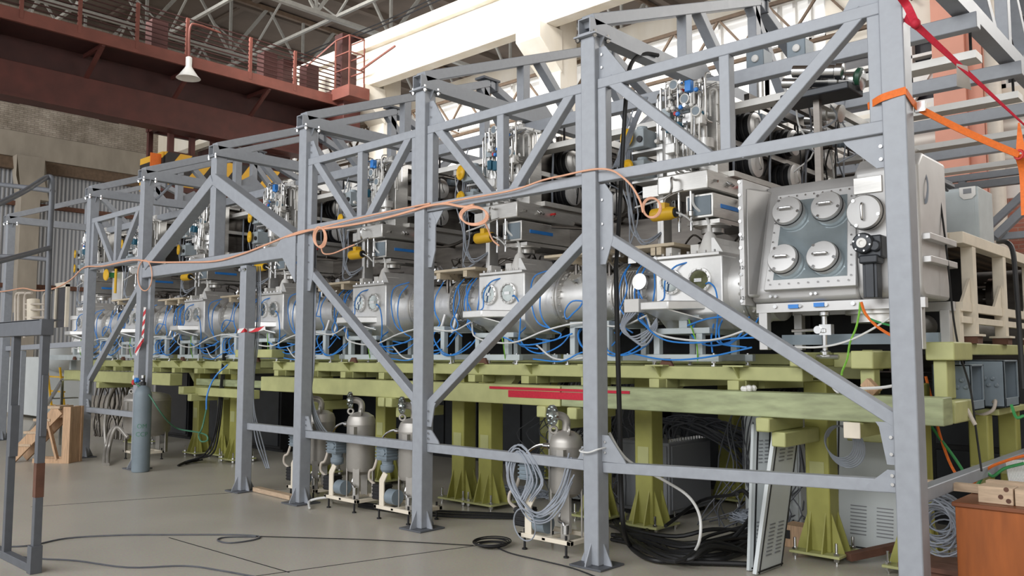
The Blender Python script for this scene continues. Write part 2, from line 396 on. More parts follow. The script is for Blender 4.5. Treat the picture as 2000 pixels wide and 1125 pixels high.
# concrete crane runway on columns with corbels
rw = thing('crane_runway', 'whitewashed concrete crane runway beam along the back wall', 'beam', (-12, 10.6, 9.75)); rw['kind'] = 'structure'
MB().box((-33, 10.35, 9.85), (14, 10.75, 11.0)).build('web', 'wconc', rw, .02)
MB().box((-33, 10.15, 10.92), (14, 10.95, 11.25)).build('flange', 'wconc', rw, .02)
MB().box((-33, 10.5, 11.25), (14, 10.6, 11.38)).build('rail', 'rust', rw)
cmb = MB()
for z, r in ((11.5, .025), (11.62, .02)): cmb.tube([(-33+3*k, 10.2, z-(.06 if k % 2 else 0)) for k in range(14)], r, 5, 3)
cmb.build('busbar_cable', 'iron', rw)
for xx, lab in ((-11.9, 'whitewashed concrete column with a corbel under the runway'), (-19.0, 'whitewashed concrete column beyond the crane bridge'), (-26.0, 'whitewashed concrete column near the end wall')):
    c = MB().box((xx-.35, 10.95, 0), (xx+.35, 11.65, 15.0 if xx > -12 else 11.2))
    c.prism([(xx-.4, 11.0, 9.85), (xx-.4, 10.1, 9.85), (xx-.4, 10.1, 9.45), (xx-.4, 11.0, 8.75)], (.8, 0, 0))
    tag(struct(c.build('column', 'wconc', None, .015)), lab, 'column')
lt = thing('lattice_girder', 'brown lattice girder of bars in front of the daylit windows', 'girder', (-15, 11.85, 8.6))
b = MB()
for z in (8.55, 9.3): b.bar((-31, 11.9, z), (-4, 11.9, z), .08, .08)
b.build('chord', 'truss_br', lt); b = MB()
for k in range(23):
    xx = -31+1.2*k
    b.bar((xx, 11.9, 8.55), (xx+.6, 11.9, 9.3), .05, .05).bar((xx+.6, 11.9, 9.3), (xx+1.2, 11.9, 8.55), .05, .05)
b.build('lacing', 'truss_br', lt); b = MB()
for k in range(10): b.bar((-30+2.6*k, 11.9, 8.55), (-29.1+2.6*k, 11.75, 8.15), .05, .05)
b.tube([(-31, 11.78, 8.2), (-20, 11.78, 8.1), (-4, 11.78, 8.2)], .05, 6, 4)
b.build('pipe_bracket', 'truss_br', lt)
tag(MB().cyl((-10.4, 10.9, 0), (-10.4, 10.9, 14.7), .12, 14).build('downpipe', 'pipe'), 'white downpipe rising past the runway behind the frame', 'pipe')
sc = thing('wall_column', 'salmon-painted wall column rising behind the right end of the frame', 'column', (-2.66, 11.9, 0)); sc['kind'] = 'structure'
MB().box((-3.0, 11.6, 0), (-2.45, 12.1, 13)).build('face', 'salmon', sc)
MB().box((-2.45, 11.75, 0), (-2.2, 12.1, 13)).build('return', 'salmon', sc)
tag(MB().cyl((-2.02, 11.7, 0), (-2.02, 11.7, 12), .13, 14).build('drainpipe', 'pipe'), 'beige drainpipe beside the salmon wall column', 'pipe')

# ================================================================ OVERHEAD CRANE
cr = thing('overhead_crane', 'dark red overhead crane bridge with a railed walkway', 'crane', (-20.3, 0, 7.6))
XG = -20.35
MB().box((XG-.45, -15, 7.8), (XG, 9.9, 8.6)).build('girder', 'crane', cr, .01)
MB().box((XG-.5, -15, 7.73), (XG+.06, 9.9, 7.8)).build('girder_flange', 'crane', cr)
MB().box((XG-.5, -15, 8.6), (XG-.25, 9.9, 9.5)).build('girder_web', 'crane_dk', cr)
MB().box((XG-2.9, -15, 8.75), (XG-2.3, 9.9, 9.9)).build('girder', 'crane_dk', cr)
XW = -19.35
MB().box((XG-.7, -15, 9.26), (XW, 10.0, 9.33)).build('walkway_deck', 'crane_dk', cr)
MB().box((XW-.03, -15, 9.2), (XW+.05, 10.3, 9.5)).build('walkway_edge', 'crane_lt', cr)
for k in range(11):
    y = -12.4+2.3*k
    b = MB().bar((XW-.02, y-.9, 9.2), (XG-.2, y-.9, 8.5), .07, .1, (0,1,0)).bar((XW, y-.9, 9.2), (XG-.2, y-.9, 9.2), .06, .1)
    b.build('walkway_bracket', 'crane', cr)
ys = [-14.2+2.3*k for k in range(6)]+[P(q, 40, x=XW).y for q in (40, 155, 268, 366, 490, 577)]
for y in ys+[10.2]: MB().box((XW-.02, y-.04, 9.3), (XW+.06, y+.04, 10.5)).build('rail_post', 'crane_lt', cr)
for k in range(8): MB().bar((XW, -15, 9.62+.125*k), (XW, 10.2, 9.62+.125*k), .025, .03).build('guard_rail', 'crane_dk', cr)
for k in range(8): MB().bar((XG-2.2, -15, 9.62+.125*k), (XG-2.2, 10.0, 9.62+.125*k), .025, .03).build('guard_rail', 'crane_dk', cr)
for y in (.6, 4.7, 8.1, 9.6): MB().box((XG-.6, y-.2, 9.33), (XG-.2, y+.25, 10.72)).build('cable_bracket', 'crane_dk', cr)
MB().box((XG-3.2, 9.7, 8.2), (XW+.35, 10.34, 9.75)).build('end_carriage', 'crane', cr, .02)
b = MB()
for xx in (XG-2.4, XW-.1): b.cyl((xx, 10.36, 11.5), (xx, 10.72, 11.5), .13, 16).box((xx-.2, 9.8, 9.5), (xx+.2, 10.4, 11.5))
b.each('hanger_wheel', 'crane_dk', cr)
b = MB()
for xx, yy in ((XW+.05, 10.15), (XW+.75, 10.15), (XW+.75, 9.6), (XW+.05, 9.6)): b.bar((xx, yy, 9.6), (xx, yy, 11.2), .04, .04, (1,0,0))
for z in (10.2, 10.7, 11.2): b.bar((XW+.05, 9.6, z), (XW+.75, 9.6, z), .035, .035).bar((XW+.05, 10.15, z), (XW+.75, 10.15, z), .035, .035).bar((XW+.75, 9.6, z), (XW+.75, 10.15, z), .035, .035)
b.bar((XW+.05, 9.6, 11.2), (XW-.6, 9.0, 10.4), .04, .04).bar((XW+.75, 10.0, 10.2), (XW+2.4, 10.0, 10.55), .05, .05)
b.box((XW+.0, 9.5, 9.3), (XW+.9, 10.25, 9.65))
b.build('end_platform', 'crane_lt', cr)
# operator's cabin below the girders
cb = MB()
X0, X1 = -22.2, -20.9
Y0, Y1 = P(333, 270, x=X1).y, P(416, 265, x=X1).y
Z0, Z1 = P(340, 300, x=X1).z, P(350, 236, x=X1).z
HY0, HY1 = P(322, 330, x=X1+.15).y, P(545, 340, x=X1+.15).y
HZ1, HZ0 = P(330, 297, x=X1+.15).z, P(330, 362, x=X1+.15).z
for xx in (X0, X1):
    for yy in (Y0, (Y0+Y1)/2, Y1): cb.bar((xx, yy, HZ0), (xx, yy, Z1+.6), .13, .13, (1,0,0))
    cb.bar((xx, Y0-.1, Z1), (xx, Y1+.1, Z1), .14, .3)
    cb.bar((xx, Y0, Z0), (xx, Y1, Z0), .1, .1)
for yy in (Y0, Y1): cb.bar((X0, yy, Z1), (X1, yy, Z1), .14, .3).bar((X0, yy, Z0), (X1, yy, Z0), .1, .1)
cb.box((X0-.1, HY0, HZ0-.14), (X1+.2, HY1, HZ0))
cab = cb.build('operator_cabin', 'crane', cr)
MB().box((X1+.12, HY0, HZ0), (X1+.18, HY1, HZ1)).build('hazard_board', 'hazard', cab)
MB().box((X0, HY0-.06, HZ0), (X1+.12, HY0, HZ1)).build('hazard_board', 'hazard', cab)
MB().box((-22.4, Y1+.3, Z0-.1), (-20.95, Y1+2.6, 7.75)).build('hoist_trolley', 'crane_dk', cr)
q = P(307, 318, x=X1); MB().box((X1, q.y-.2, q.z-.35), (X1+.04, q.y+.12, q.z+.25)).build('warning_sign', 'orange', cab)
q = P(218, 213, x=-20.8); MB().box((-20.95, q.y-.25, q.z-.15), (-20.6, q.y+.25, 7.74)).build('bumper', 'crane_dk', cr)
q = P(20, 172, x=-20.8); MB().box((-20.95, q.y-.25, q.z-.15), (-20.6, q.y+.25, 7.74)).build('bumper', 'crane_dk', cr)
lm = thing('pendant_lamp', 'white bell-shaped lamp hanging on a bent pipe from the walkway', 'lamp', (-19.2, 5.05, 8.9))
lx, ly = -19.2, P(368, 150, x=-19.2).y
MB().tube([(XW+.08, ly+.9, 10.35), (lx, ly+.2, 10.35), (lx, ly, 10.2), (lx, ly, 9.4)], .03, 8, 4).build('bracket_pipe', 'crane_lt', lm)
MB().lathe((lx, ly, 9.42), (0,0,-1), [(.05, 0), (.08, .02), (.08, .26), (.11, .32), (.25, .52), (.31, .58), (.27, .57)], 20).build('lamp_shade', 'lampw', lm)
MB().lathe((lx, ly, 8.93), (0,0,-1), [(.05, -.1), (.12, 0), (.08, .04)], 14).build('bulb', 'glass', lm)
# ================================================================ GREY SHELTER FRAME
H = 4.12; CX = [0, -2.301, -4.31, -6.289, -10.368, -12.322, -16.319]; KX = -8.29; SX = -7.5; RY = 2.95; BY = 5.9
CLAB = ['grey front column with the orange strap tied round it', 'grey front column beside the tank draped with coiled grey hoses',
        'grey front column between two diagonal braces and two olive posts', 'grey front column with cables tied down its right side',
        'grey front column directly behind the gas cylinder', 'grey front column rising behind the wooden steps',
        'grey front column at the far left edge, last of its row']
def column(x, y, h, lab, grp, w=.14, plates=True):
    t = thing('frame_column', lab, 'column', (x, y, 0), grp)
    MB().box((x-w/2, y-w/2, .016), (x+w/2, y+w/2, h)).build('post', 'frame', t, .008)
    MB().box((x-.15, y-.15, 0), (x+.15, y+.15, .016)).build('base_plate', 'frame_dark', t, .003)
    for dx, dy in ((1,0), (-1,0), (0,1), (0,-1)):
        a = Vector((x+dx*w/2, y+dy*w/2, .016)); d = Vector((dx, dy, 0)); s = Vector((dy, dx, 0))*.005
        MB().prism([a-s, a+d*.075-s, a+d*.07+Vector((0,0,.02))-s, a+Vector((0,0,.16))-s], s*2).build('gusset', 'frame', t)
    if plates:
        MB().box((x-.11, y-.11, h), (x+.11, y+.11, h+.012)).build('top_plate', 'frame', t)
        b = MB()
        for dx in (-.085, .085):
            for dy in (-.085, .085): b.cyl((x+dx, y+dy, h-.03), (x+dx, y+dy, h+.035), .013, 6).cyl((x+dx, y+dy, h-.022), (x+dx, y+dy, h), .02, 6)
        b.each('bolt', 'chrome', t)
        b = MB()
        for s in (-1, 1): b.prism([(x+s*w/2, y, h), (x+s*(w/2+.05), y, h), (x+s*w/2, y, h-.09)], (0, .006, 0))
        b.each('stiffener', 'frame', t)
    return t
cols = [column(x, .07, H, CLAB[i], 'front columns of the grey frame') for i, x in enumerate(CX)]
sc_ = column(SX, .07, 2.67, 'short grey column under the long bay beam, wound with red and white tape', 'front columns of the grey frame', plates=False)
b = MB()
for dx in (-.05, .03, .05): b.cyl((SX+dx, -.02, 2.62), (SX+dx, .03, 2.62), .02, 8)
b.each('bolt', 'chrome', sc_)
for i, x in enumerate(CX[:6]):
    column(x, BY, H, 'grey rear column behind the machine, %s from the right end' % ['first', 'second', 'third', 'fourth', 'fifth', 'sixth'][i], 'rear columns of the grey frame')
# column joint plates with bolt rows
def side_plate(col, x, s, z0, z1, mid, out):
    """bolted plate on the side of a column where truss, brace or rail lands"""
    y0, y1 = .055, .07
    MB().prism([(x+s*.07, y0, z0), (x+s*.12, y0, z0), (x+s*out, y0, mid[0]), (x+s*out, y0, mid[1]), (x+s*.12, y0, z1), (x+s*.07, y0, z1)], (0, .012, 0)).build('joint_plate', 'frame', col)
    b = MB()
    for k in range(3): z = z0+(z1-z0)*(.2+.3*k); b.cyl((x+s*.095, y0-.012, z), (x+s*.095, y0+.02, z), .011, 6)
    b.each('bolt', 'chrome', col)
for i, s, z0, z1, out in ((1,1,2.3,2.93,.19), (2,1,2.42,2.94,.17), (3,1,2.3,2.93,.17), (4,-1,2.3,2.9,.16)):
    side_plate(cols[i], CX[i], s, z0, z1, (z0+(z1-z0)*.3, z1-(z1-z0)*.15), out)
def corner(col, x, s, z, h, w):
    """triangular gusset: leg h along the column (up or down), leg w along the member"""
    y0 = .058; a = x+s*.07; k = .03 if h > 0 else -.03
    MB().prism([(a, y0, z), (a+s*w, y0, z), (a+s*(w-.02), y0, z+k), (a+s*.06, y0, z+h), (a, y0, z+h)], (0, .012, 0)).build('corner_gusset', 'frame', col)
    b = MB()
    for q in (.35, .75): b.cyl((a+s*.03, y0-.012, z+h*q), (a+s*.03, y0+.02, z+h*q), .011, 6)
    b.each('bolt', 'chrome', col)
for i, s, z, h, w in ((0,-1,.79,.13,.2), (1,1,.79,.2,.22), (2,1,.79,.12,.17), (3,1,.79,.15,.14), (1,-1,.79,.1,.1), (0,-1,1.2,-.25,.12), (2,1,1.16,-.22,.12), (2,-1,1.16,-.2,.1), (0,-1,2.94,-.2,.26), (2,1,2.94,-.18,.2), (0,-1,3.77,.28,.24), (1,1,3.77,.26,.26), (2,1,3.77,.24,.22), (3,1,3.77,.2,.18), (5,1,.79,.12,.12), (5,1,1.2,-.2,.1)):
    corner(cols[i], CX[i], s, z, h, w)
BAY = ['between the strapped column and the tank column', 'between the tank column and the twin-braced column', 'between the twin-braced column and the cable-hung column', '', 'between the gas cylinder and the wooden steps']
def truss(x1, x0, y, lab, grp):
    """flat truss panel from x1 (left) to x0 (right)"""
    t = thing('truss_panel', lab, 'truss', ((x0+x1)/2, y, 2.94), grp); yy = y+.04; a, b = x1+.072, x0-.072; w = .08
    MB().bar((a, yy, 3.73), (b, yy, 3.73), w, w).build('top_chord', 'frame', t, .006)
    MB().bar((a, yy, 2.985), (b, yy, 2.985), w, w).build('bottom_chord', 'frame', t, .006)
    for xx in (a+.04, b-.04): MB().bar((xx, yy, 3.02), (xx, yy, 3.69), w, w, (0,1,0)).build('end_post', 'frame', t, .006)
    c = (a+b)/2+.02
    MB().bar((c, yy, 3.02), (c, yy, 3.69), w, w, (0,1,0)).build('middle_post', 'frame', t, .006)
    for s, xe in ((-1, a+.13), (1, b-.13)):
        MB().bar((c+s*.1, yy, 2.965), (xe+s*.03, yy, 3.75), w, w*.94, (0,1,0)).build('diagonal', 'frame', t, .006)
    return t
for i in (0, 1, 2, 4):
    truss(CX[i+1], CX[i], .03, 'grey front truss panel %s' % BAY[i], 'front truss panels')
    if i < 3: truss(CX[i+1], CX[i], BY-.04, 'grey rear truss panel behind the machine, %s' % ['first from the right', 'second from the right', 'third from the right'][i], 'rear truss panels')
def member(name, p, q, w, h, lab, cat, grp, bev=.006, up=(0,0,1)):
    return tag(MB().bar(p, q, w, h, up).build(name, 'frame', None, bev), lab, cat, grp)
for i in (0, 1, 2, 4):
    z = .82 if i == 0 else .75
    member('guard_rail', (CX[i+1]+.07, .1, .745), (CX[i]-.07, .1, z+.005 if i == 0 else .745), .08, .08, 'low grey rail %s' % BAY[i], 'rail', 'low rails of the grey frame')
member('guard_rail', (SX+.07, .1, .76), (CX[3]-.07, .1, .76), .08, .08, 'low grey rail between the short taped column and the cable-hung column', 'rail', 'low rails of the grey frame')
member('guard_rail', (0, .14, .77), (0, 5.8, .77), .08, .08, 'low grey rail running back from the strapped column', 'rail', 'low rails of the grey frame')
for p, q, lab in (((-2.19, 2.52), (-.06, 1.2), 'grey diagonal brace falling right across the big chamber to the strapped column'),
                  ((-2.37, 2.55), (-4.23, 1.14), 'grey diagonal brace falling left from the tank column'),
                  ((-6.22, 2.53), (-4.37, 1.14), 'grey diagonal brace falling right from the cable-hung column'),
                  ((-10.45, 2.66), (-12.28, 1.19), 'grey diagonal brace falling left towards the wooden steps')):
    member('diagonal_brace', (p[0], .1, p[1]), (q[0], .1, q[1]), .08, .085, lab, 'brace', 'diagonal braces', up=(0,1,0))
member('guard_rail', (CX[6]+.07, .1, 1.72), (CX[5]-.07, .1, 1.78), .08, .09, 'grey middle rail left of the wooden steps column', 'rail', 'low rails of the grey frame')
member('rail_post', (-15.4, .1, 0), (-15.4, .1, 1.68), .09, .09, 'grey post under the middle rail at far left', 'post', None, up=(0,1,0))
member('guard_post', (-10.17, .1, 1.1), (-10.17, .1, 2.69), .07, .07, 'slim grey post beside the gas cylinder column with barrier tape hanging', 'post', None, up=(0,1,0))
# long bay: king-post truss on a heavy beam
t = thing('king_post_truss', 'big grey triangular king-post truss over the long bay', 'truss', (KX, .0, 2.69))
MB().bar((-10.28, .075, 2.765), (-6.36, .075, 2.765), .15, .15).build('tie_beam', 'frame', t, .008)
MB().bar((KX, .075, 2.84), (KX, .075, H), .14, .15, (0,1,0)).build('king_post', 'frame', t, .008)
MB().bar((KX-.02, .065, 3.83), (-10.2, .065, 2.86), .15, .16, (0,1,0)).build('rafter', 'frame', t, .008)
MB().bar((KX+.02, .065, 3.83), (-6.4, .065, 2.86), .15, .16, (0,1,0)).build('rafter', 'frame', t, .008)
MB().prism([(-6.362, -.016, 2.95), (-6.6, -.016, 2.95), (-6.75, -.016, 2.84), (-6.362, -.016, 2.4)], (0, .014, 0)).build('gusset', 'frame', t)
b = MB()
for dx in (-.085, .085): b.cyl((KX+dx, -.02, H-.03), (KX+dx, -.02, H+.03), .013, 6)
b.each('bolt', 'chrome', t); MB().box((KX-.11, -.03, H), (KX+.11, .18, H+.012)).build('top_plate', 'frame', t)
# gable roof trusses running back from every column
TAN = .36
def gable(x, lab):
    g = thing('gable_truss', lab, 'roof truss', (x, RY, H+.012), 'gable trusses of the grey frame'); z0 = H+.012
    zc = lambda y: z0+.15+TAN*y if y <= RY else z0+.15+TAN*(2*RY-y)
    MB().hollow((x, -.04, z0+.065), (x, BY+.1, z0+.065), .12, .13, .009, .15).build('tie_beam', 'frame', g)
    MB().bar((x, .02, zc(0)-.03), (x, RY, zc(RY)), .1, .12, (1,0,0)).build('rafter', 'frame', g, .006)
    MB().bar((x, BY-.02, zc(0)-.03), (x, RY, zc(RY)), .1, .12, (1,0,0)).build('rafter', 'frame', g, .006)
    for y in (1.48, RY-.06, 4.42): MB().bar((x, y, z0+.12), (x, y, zc(y)-.04), .11, .1, (1,0,0)).build('post', 'frame', g, .005)
    for y0, y1 in ((1.72, RY-.55), (RY-.15, RY+.8), (4.2, 3.4)): MB().bar((x, y0, zc(y0)-.04), (x, y1, z0+.12), .09, .1, (1,0,0)).build('diagonal', 'frame', g, .005)
    MB().box((x-.09, RY-.16, zc(RY)+.03), (x+.09, RY+.16, zc(RY)+.06)).box((x-.08, RY+.1, zc(RY)-.1), (x+.08, RY+.13, zc(RY)+.06)).build('ridge_plate', 'frame_dark', g)
    MB().prism([(x-.006, 1.4, z0+.13), (x-.006, 2.0, z0+.13), (x-.006, 1.75, z0+.34)], (.012, 0, 0)).build('web_plate', 'frame', g)
for x, n in zip(CX+[KX], CLAB+['grey front king post']): gable(x, 'grey gable truss on the %s' % n.replace('grey front ', ''))
# purlins under the ties and the pale trays hung from them
for y, n in ((1.55, 'nearest the front row'), (RY, 'along the middle'), (4.35, 'behind the middle'), (BY, 'along the rear columns')):
    o = member('purlin', (-15.8, y, H-.07), (.12, y, H-.07), .1, .12, 'long grey purlin under the roof ties, %s' % n, 'purlin', 'purlins of the grey frame')
for y, n in ((1.75, 'nearest the front row'), (RY+.15, 'along the middle'), (4.55, 'behind the middle'), (BY+.1, 'along the rear columns')):
    t = thing('cable_tray', 'long cream tray hung below the purlins, %s' % n, 'cable tray', (-7, y, 3.9), 'hung trays')
    MB().box((-15, y-.02, 3.84), (.05, y+.16, 3.9)).build('tray', 'white', t)
    b = MB()
    for k in range(8): b.cyl((-14+2*k, y+.05, 3.9), (-14+2*k, y+.05, H-.02), .012, 6)
    b.each('hanger_rod', 'iron', t)
# sheets of corrugated plastic at the top right corner behind the strapped column
# white fluorescent fitting behind the strapped column
# ================================================================ OLIVE SUPPORT FRAME
def gbeam(p, q, w, h, lab, m='green', bev=.008, grp='olive support beams'):
    return tag(MB().bar(p, q, w, h).build('support_beam', m, None, bev), lab, 'beam', grp)
gbeam((.0, .85, 1.23), (-3.2, .85, 1.23), .2, .185, 'worn pale green lower beam running behind the strapped column', 'green_worn')
gb = gbeam((-3.215, .85, 1.225), (-8.3, .85, 1.225), .2, .185, 'olive lower beam with red tape at its right end')
rt_ = thing('red_tape', 'strips of red tape along the lower green beam', 'tape', (-3.3, .74, 1.25))
MB().box((-3.85, .744, 1.20), (-2.92, .749, 1.265)).build('tape_strip', 'redweb', rt_)
MB().box((-4.1, .742, 1.272), (-2.45, .747, 1.296)).build('tape_strip', 'redweb', rt_)
gbeam((-10.9, .85, 1.225), (-15.2, .85, 1.225), .2, .185, 'olive lower beam at far left behind the wooden steps')
gbeam((-8.75, .95, 1.06), (-10.9, .95, 1.06), .12, .12, 'short olive beam right of the gas cylinder')
gbeam((-8.75, 1.12, 1.19), (-10.7, 1.12, 1.19), .1, .1, 'narrow worn beam above the short olive beam', 'green_worn')
gbeam((-1.07, 1.15, 1.45), (-8.5, 1.15, 1.45), .2, .11, 'long olive upper beam under the beamline stands')
gbeam((-9.15, 1.15, 1.45), (-15.2, 1.15, 1.45), .2, .11, 'olive upper beam at far left under the beamline stands')
gbeam((-8.3, 1.0, 1.62), (-9.25, 1.0, 1.62), .2, .11, 'short raised olive beam beside the taped column')
gbeam((-1.0, 2.2, 1.45), (-15.2, 2.2, 1.45), .2, .11, 'olive rear beam under the beamline stands')
gbeam((-1.0, 2.2, 1.56), (-15.2, 2.2, 1.56), .1, .1, 'olive rail standing on the rear support beam')
k = 0
for x in [-1.6-.74*i for i in range(19)]:
    if -9.15 < x < -8.5: continue
    t = thing('beam_bracket', 'olive bracket between the two long beams, %s from the big window chamber' % ((ORD+['ninth','tenth','eleventh','twelfth','thirteenth','fourteenth','fifteenth','sixteenth','seventeenth','eighteenth','nineteenth'])[k]), 'bracket', (x, 1.1, 1.32), 'brackets on the olive beams'); k += 1
    MB().box((x-.06, 1.06, 1.32), (x+.06, 1.24, 1.395)).build('riser', 'green', t, .004)
    MB().prism([(x-.09, 1.05, 1.505), (x+.09, 1.05, 1.505), (x+.09, .95, 1.505), (x-.09, .95, 1.505)], (0, 0, .012)).build('seat_plate', 'green', t)
    MB().prism([(x-.006, 1.05, 1.505), (x-.006, .95, 1.505), (x-.006, 1.05, 1.41)], (.012, 0, 0)).build('web', 'green', t)
    MB().bar((x, .95, 1.36), (x, 2.2, 1.36), .1, .075).build('cross_arm', 'green', t, .004)
    MB().bar((x+.1, 1.24, 1.36), (x+.42, 2.1, 1.36), .07, .06).build('cross_brace', 'green', t)
k = 0
for px, w in ((1048, 0), (1108, 0), (1480, 0), (1655, 1), (578, 0), (750, 0), (345, 0), (735, 0), (180, 0)):
    c = P(px+8, 803, y=.7); x = c.x
    MBs = MB().box((x-.055, .7, 1.03), (x+.055, 1.3, 1.135))
    o = MBs.build('outrigger', 'green', None, .012); k += 1
    tag(o, ['olive box outrigger left of the flanged tank', 'olive box outrigger right above the flanged tank', 'olive box outrigger above the leaning vented door', 'cream-capped box outrigger near the strapped column', 'olive box outrigger right of the cable-hung column', 'olive box outrigger between the two middle tanks', 'olive box outrigger right of the gas cylinder', 'olive box outrigger left of the twin-braced column', 'olive box outrigger at far left by the steps'][k-1], 'outrigger', 'outriggers under the lower beams')
    if w: MB().box((x-.058, .692, 1.027), (x+.058, .704, 1.138)).build('end_cap', 'cream', o, .006)
    if px in (1048, 1480, 750, 578, 345): MB().box((x+.03, .78, .92), (x+.14, 1.4, 1.03)).build('lower_arm', 'green', o, .01)
def gpost(x, y, h, lab, r=.095, diag=0):
    t = thing('support_post', lab, 'post', (x, y, 0), 'olive support posts')
    MB().box((x-r, y-r, .06), (x+r, y+r, h)).build('post', 'green_dk', t, .012)
    MB().box((x-.2, y-.2, .045), (x+.2, y+.2, .065)).build('base_plate', 'green', t, .003)
    for s in (-.06, .06):
        for dx, dy in ((1,0), (-1,0), (0,1), (0,-1)):
            a = Vector((x+dx*r, y+dy*r, .065)); d = Vector((dx, dy, 0)); e = Vector((abs(dy), abs(dx), 0)); a = a+e*s
            MB().prism([a-e*.005, a+d*.095-e*.005, a+d*.08+Vector((0,0,.05))-e*.005, a+Vector((0,0,.3))-e*.005], e*.01).build('fin', 'green_dk', t)
    for sx in (-1, 1):
        for sy in (-1, 1):
            c = Vector((x+sx*.165, y+sy*.165, 0))
            MB().cyl(c, c+Vector((0,0,.16)), .011, 8).cyl(c+Vector((0,0,.065)), c+Vector((0,0,.085)), .022, 6).cyl(c+Vector((0,0,.02)), c+Vector((0,0,.045)), .022, 6).build('anchor_bolt', 'chrome', t)
    MB().box((x-.06, y-r-.006, .6), (x+.06, y-r, .76)).build('cover_plate', 'green', t, .004)
    if diag:
        MB().prism([(x+diag*r, y-.05, h), (x+diag*(r+.3), y-.05, h), (x+diag*(r+.3), y-.05, h-.04), (x+diag*r, y-.05, h-.3)], (0, .1, 0)).build('knee', 'green', t)
    return t
for x, y, lab, dg in ((-2.75, 1.48, 'olive post with a finned foot beside the grey cabinet', 1), (-1.13, 1.5, 'olive post with a finned foot beside the coiled cable', 0),
        (-5.03, 1.3, 'left one of the olive post pair beside the twin-braced column', 0), (-4.62, 1.3, 'right one of the olive post pair beside the twin-braced column', 1),
        (-10.03, 1.42, 'olive post with a finned foot left of the taped column', 0), (-11.25, 1.45, 'olive post right of the gas cylinder', -1), (-10.75, 1.6, 'olive post standing behind the pair right of the gas cylinder', 0),
        (-.42, 1.5, 'olive post with a finned foot just left of the strapped column', 0), (-7.9, 1.45, 'olive post beyond the taped column', 0), (-6.75, 1.6, 'olive post behind the dark tank', 0), (-3.35, 1.5, 'olive post hidden behind the tank column', 0),
        (-2.9, 3.3, 'olive rear post in the dark behind the grey cabinet', 0), (-1.9, 3.4, 'olive rear post in the dark left of the leaning door', 0), (-5.4, 3.2, 'olive rear post in the dark behind the post pair', 0), (-13.6, 1.5, 'olive post behind the wooden steps', 0)):
    gpost(x, y, 1.39 if y < 2 else 1.7, lab, diag=dg)
# right-hand end of the support frame
t = thing('end_portal', 'olive portal frame with bolted joints just right of the strapped column', 'support frame', (-.4, 1.1, 1.1))
MB().box((-.66, .93, 1.5), (-.5, 1.9, 1.63)).build('cross_beam', 'green', t, .01)
MB().box((-.62, 1.0, 1.32), (-.52, 1.12, 1.5)).build('stub_post', 'green', t, .008)
MB().box((-1.12, .93, 1.51), (-.98, 1.9, 1.62)).build('cross_beam', 'green', t, .012)
MB().box((-.98, 1.42, 1.5), (-.66, 1.56, 1.62)).build('link_beam', 'green', t, .01)
MB().box((-.74, 1.38, 1.48), (-.66, 1.6, 1.64)).build('joint_plate', 'green', t, .006)
a = P(1806, 668, y=1.15); b = P(1865, 704, y=1.15)
MB().box((a.x, 1.15, b.z), (b.x, 1.6, a.z)).build('cross_beam', 'green', t, .01)
a = P(1822, 704, y=1.2); b = P(1852, 780, y=1.2)
MB().box((a.x, 1.2, b.z), (b.x, 1.4, a.z)).build('stub_post', 'green', t, .008)
a = P(1800, 782, y=1.05); b = P(1868, 828, y=1.05)
MB().box((a.x-.1, 1.05, b.z), (b.x, 1.5, a.z)).build('lower_block', 'green', t, .01)
b = MB()
for z in (1.54, 1.60): b.cyl((-.2, 1.7, z), (-.14, 1.7, z), .016, 6).cyl((-.66, 1.4, z), (-.64, 1.4, z), .014, 6).cyl((-.72, 1.36, z-.01), (-.72, 1.39, z-.01), .016, 6)
b.each('bolt', 'chrome', t)
gbeam((-.2, 1.62, 1.645), (-.2, 5.6, 1.645), .12, .09, 'olive beam running back under the cream platform')
gbeam((.0, 2.6, 1.16), (-.3, 2.6, 1.16), .9, .05, 'olive shelf under the grey junction boxes')
for y, lab in ((2.1, 'front olive post under the junction boxes'), (3.0, 'rear olive post under the junction boxes')): gpost(-.12, y, 1.14, lab, .07)
# added dark blocks closing the far side so no light shows below the machine
for i in range(9):
    x = -.9-1.62*i
    t = thing('shade_blocker', 'added dark light blocker below the machine, %s from the strapped column' % (ORD+['ninth'])[i], 'cabinet', (x-.75, 4.2, 0), 'added light blockers under the machine')
    MB().box((x-1.5, 3.9, .05), (x, 4.7, 1.42)).build('body', 'iron', t, .01)
    MB().box((x-1.46, 3.88, .1), (x-.77, 3.9, 1.36)).build('door', 'motor', t, .004)
    MB().box((x-.73, 3.88, .1), (x-.04, 3.9, 1.36)).build('door', 'motor', t, .004)
    MB().box((x-1.5, 3.95, 0), (x, 4.65, .05)).build('plinth', 'iron', t)

for i, x in enumerate((-10.6, -12.2, -13.8)):  # more added dark blocks, standing for the gloom under the left half
    t = thing('shade_blocker', 'added dark blocker under the left half of the machine, %s from the gas cylinder' % ORD[i].replace('nearest', 'first'), 'cabinet', (x-.7, 2.8, 0), 'added light blockers under the machine')
    MB().box((x-1.4, 2.5, .05), (x, 3.1, 1.3)).build('body', 'iron', t, .01)
    MB().box((x-1.36, 2.48, .1), (x-.04, 2.5, 1.25)).build('door', 'motor', t, .004)
    MB().box((x-1.4, 2.55, 0), (x, 3.05, .05)).build('plinth', 'iron', t)
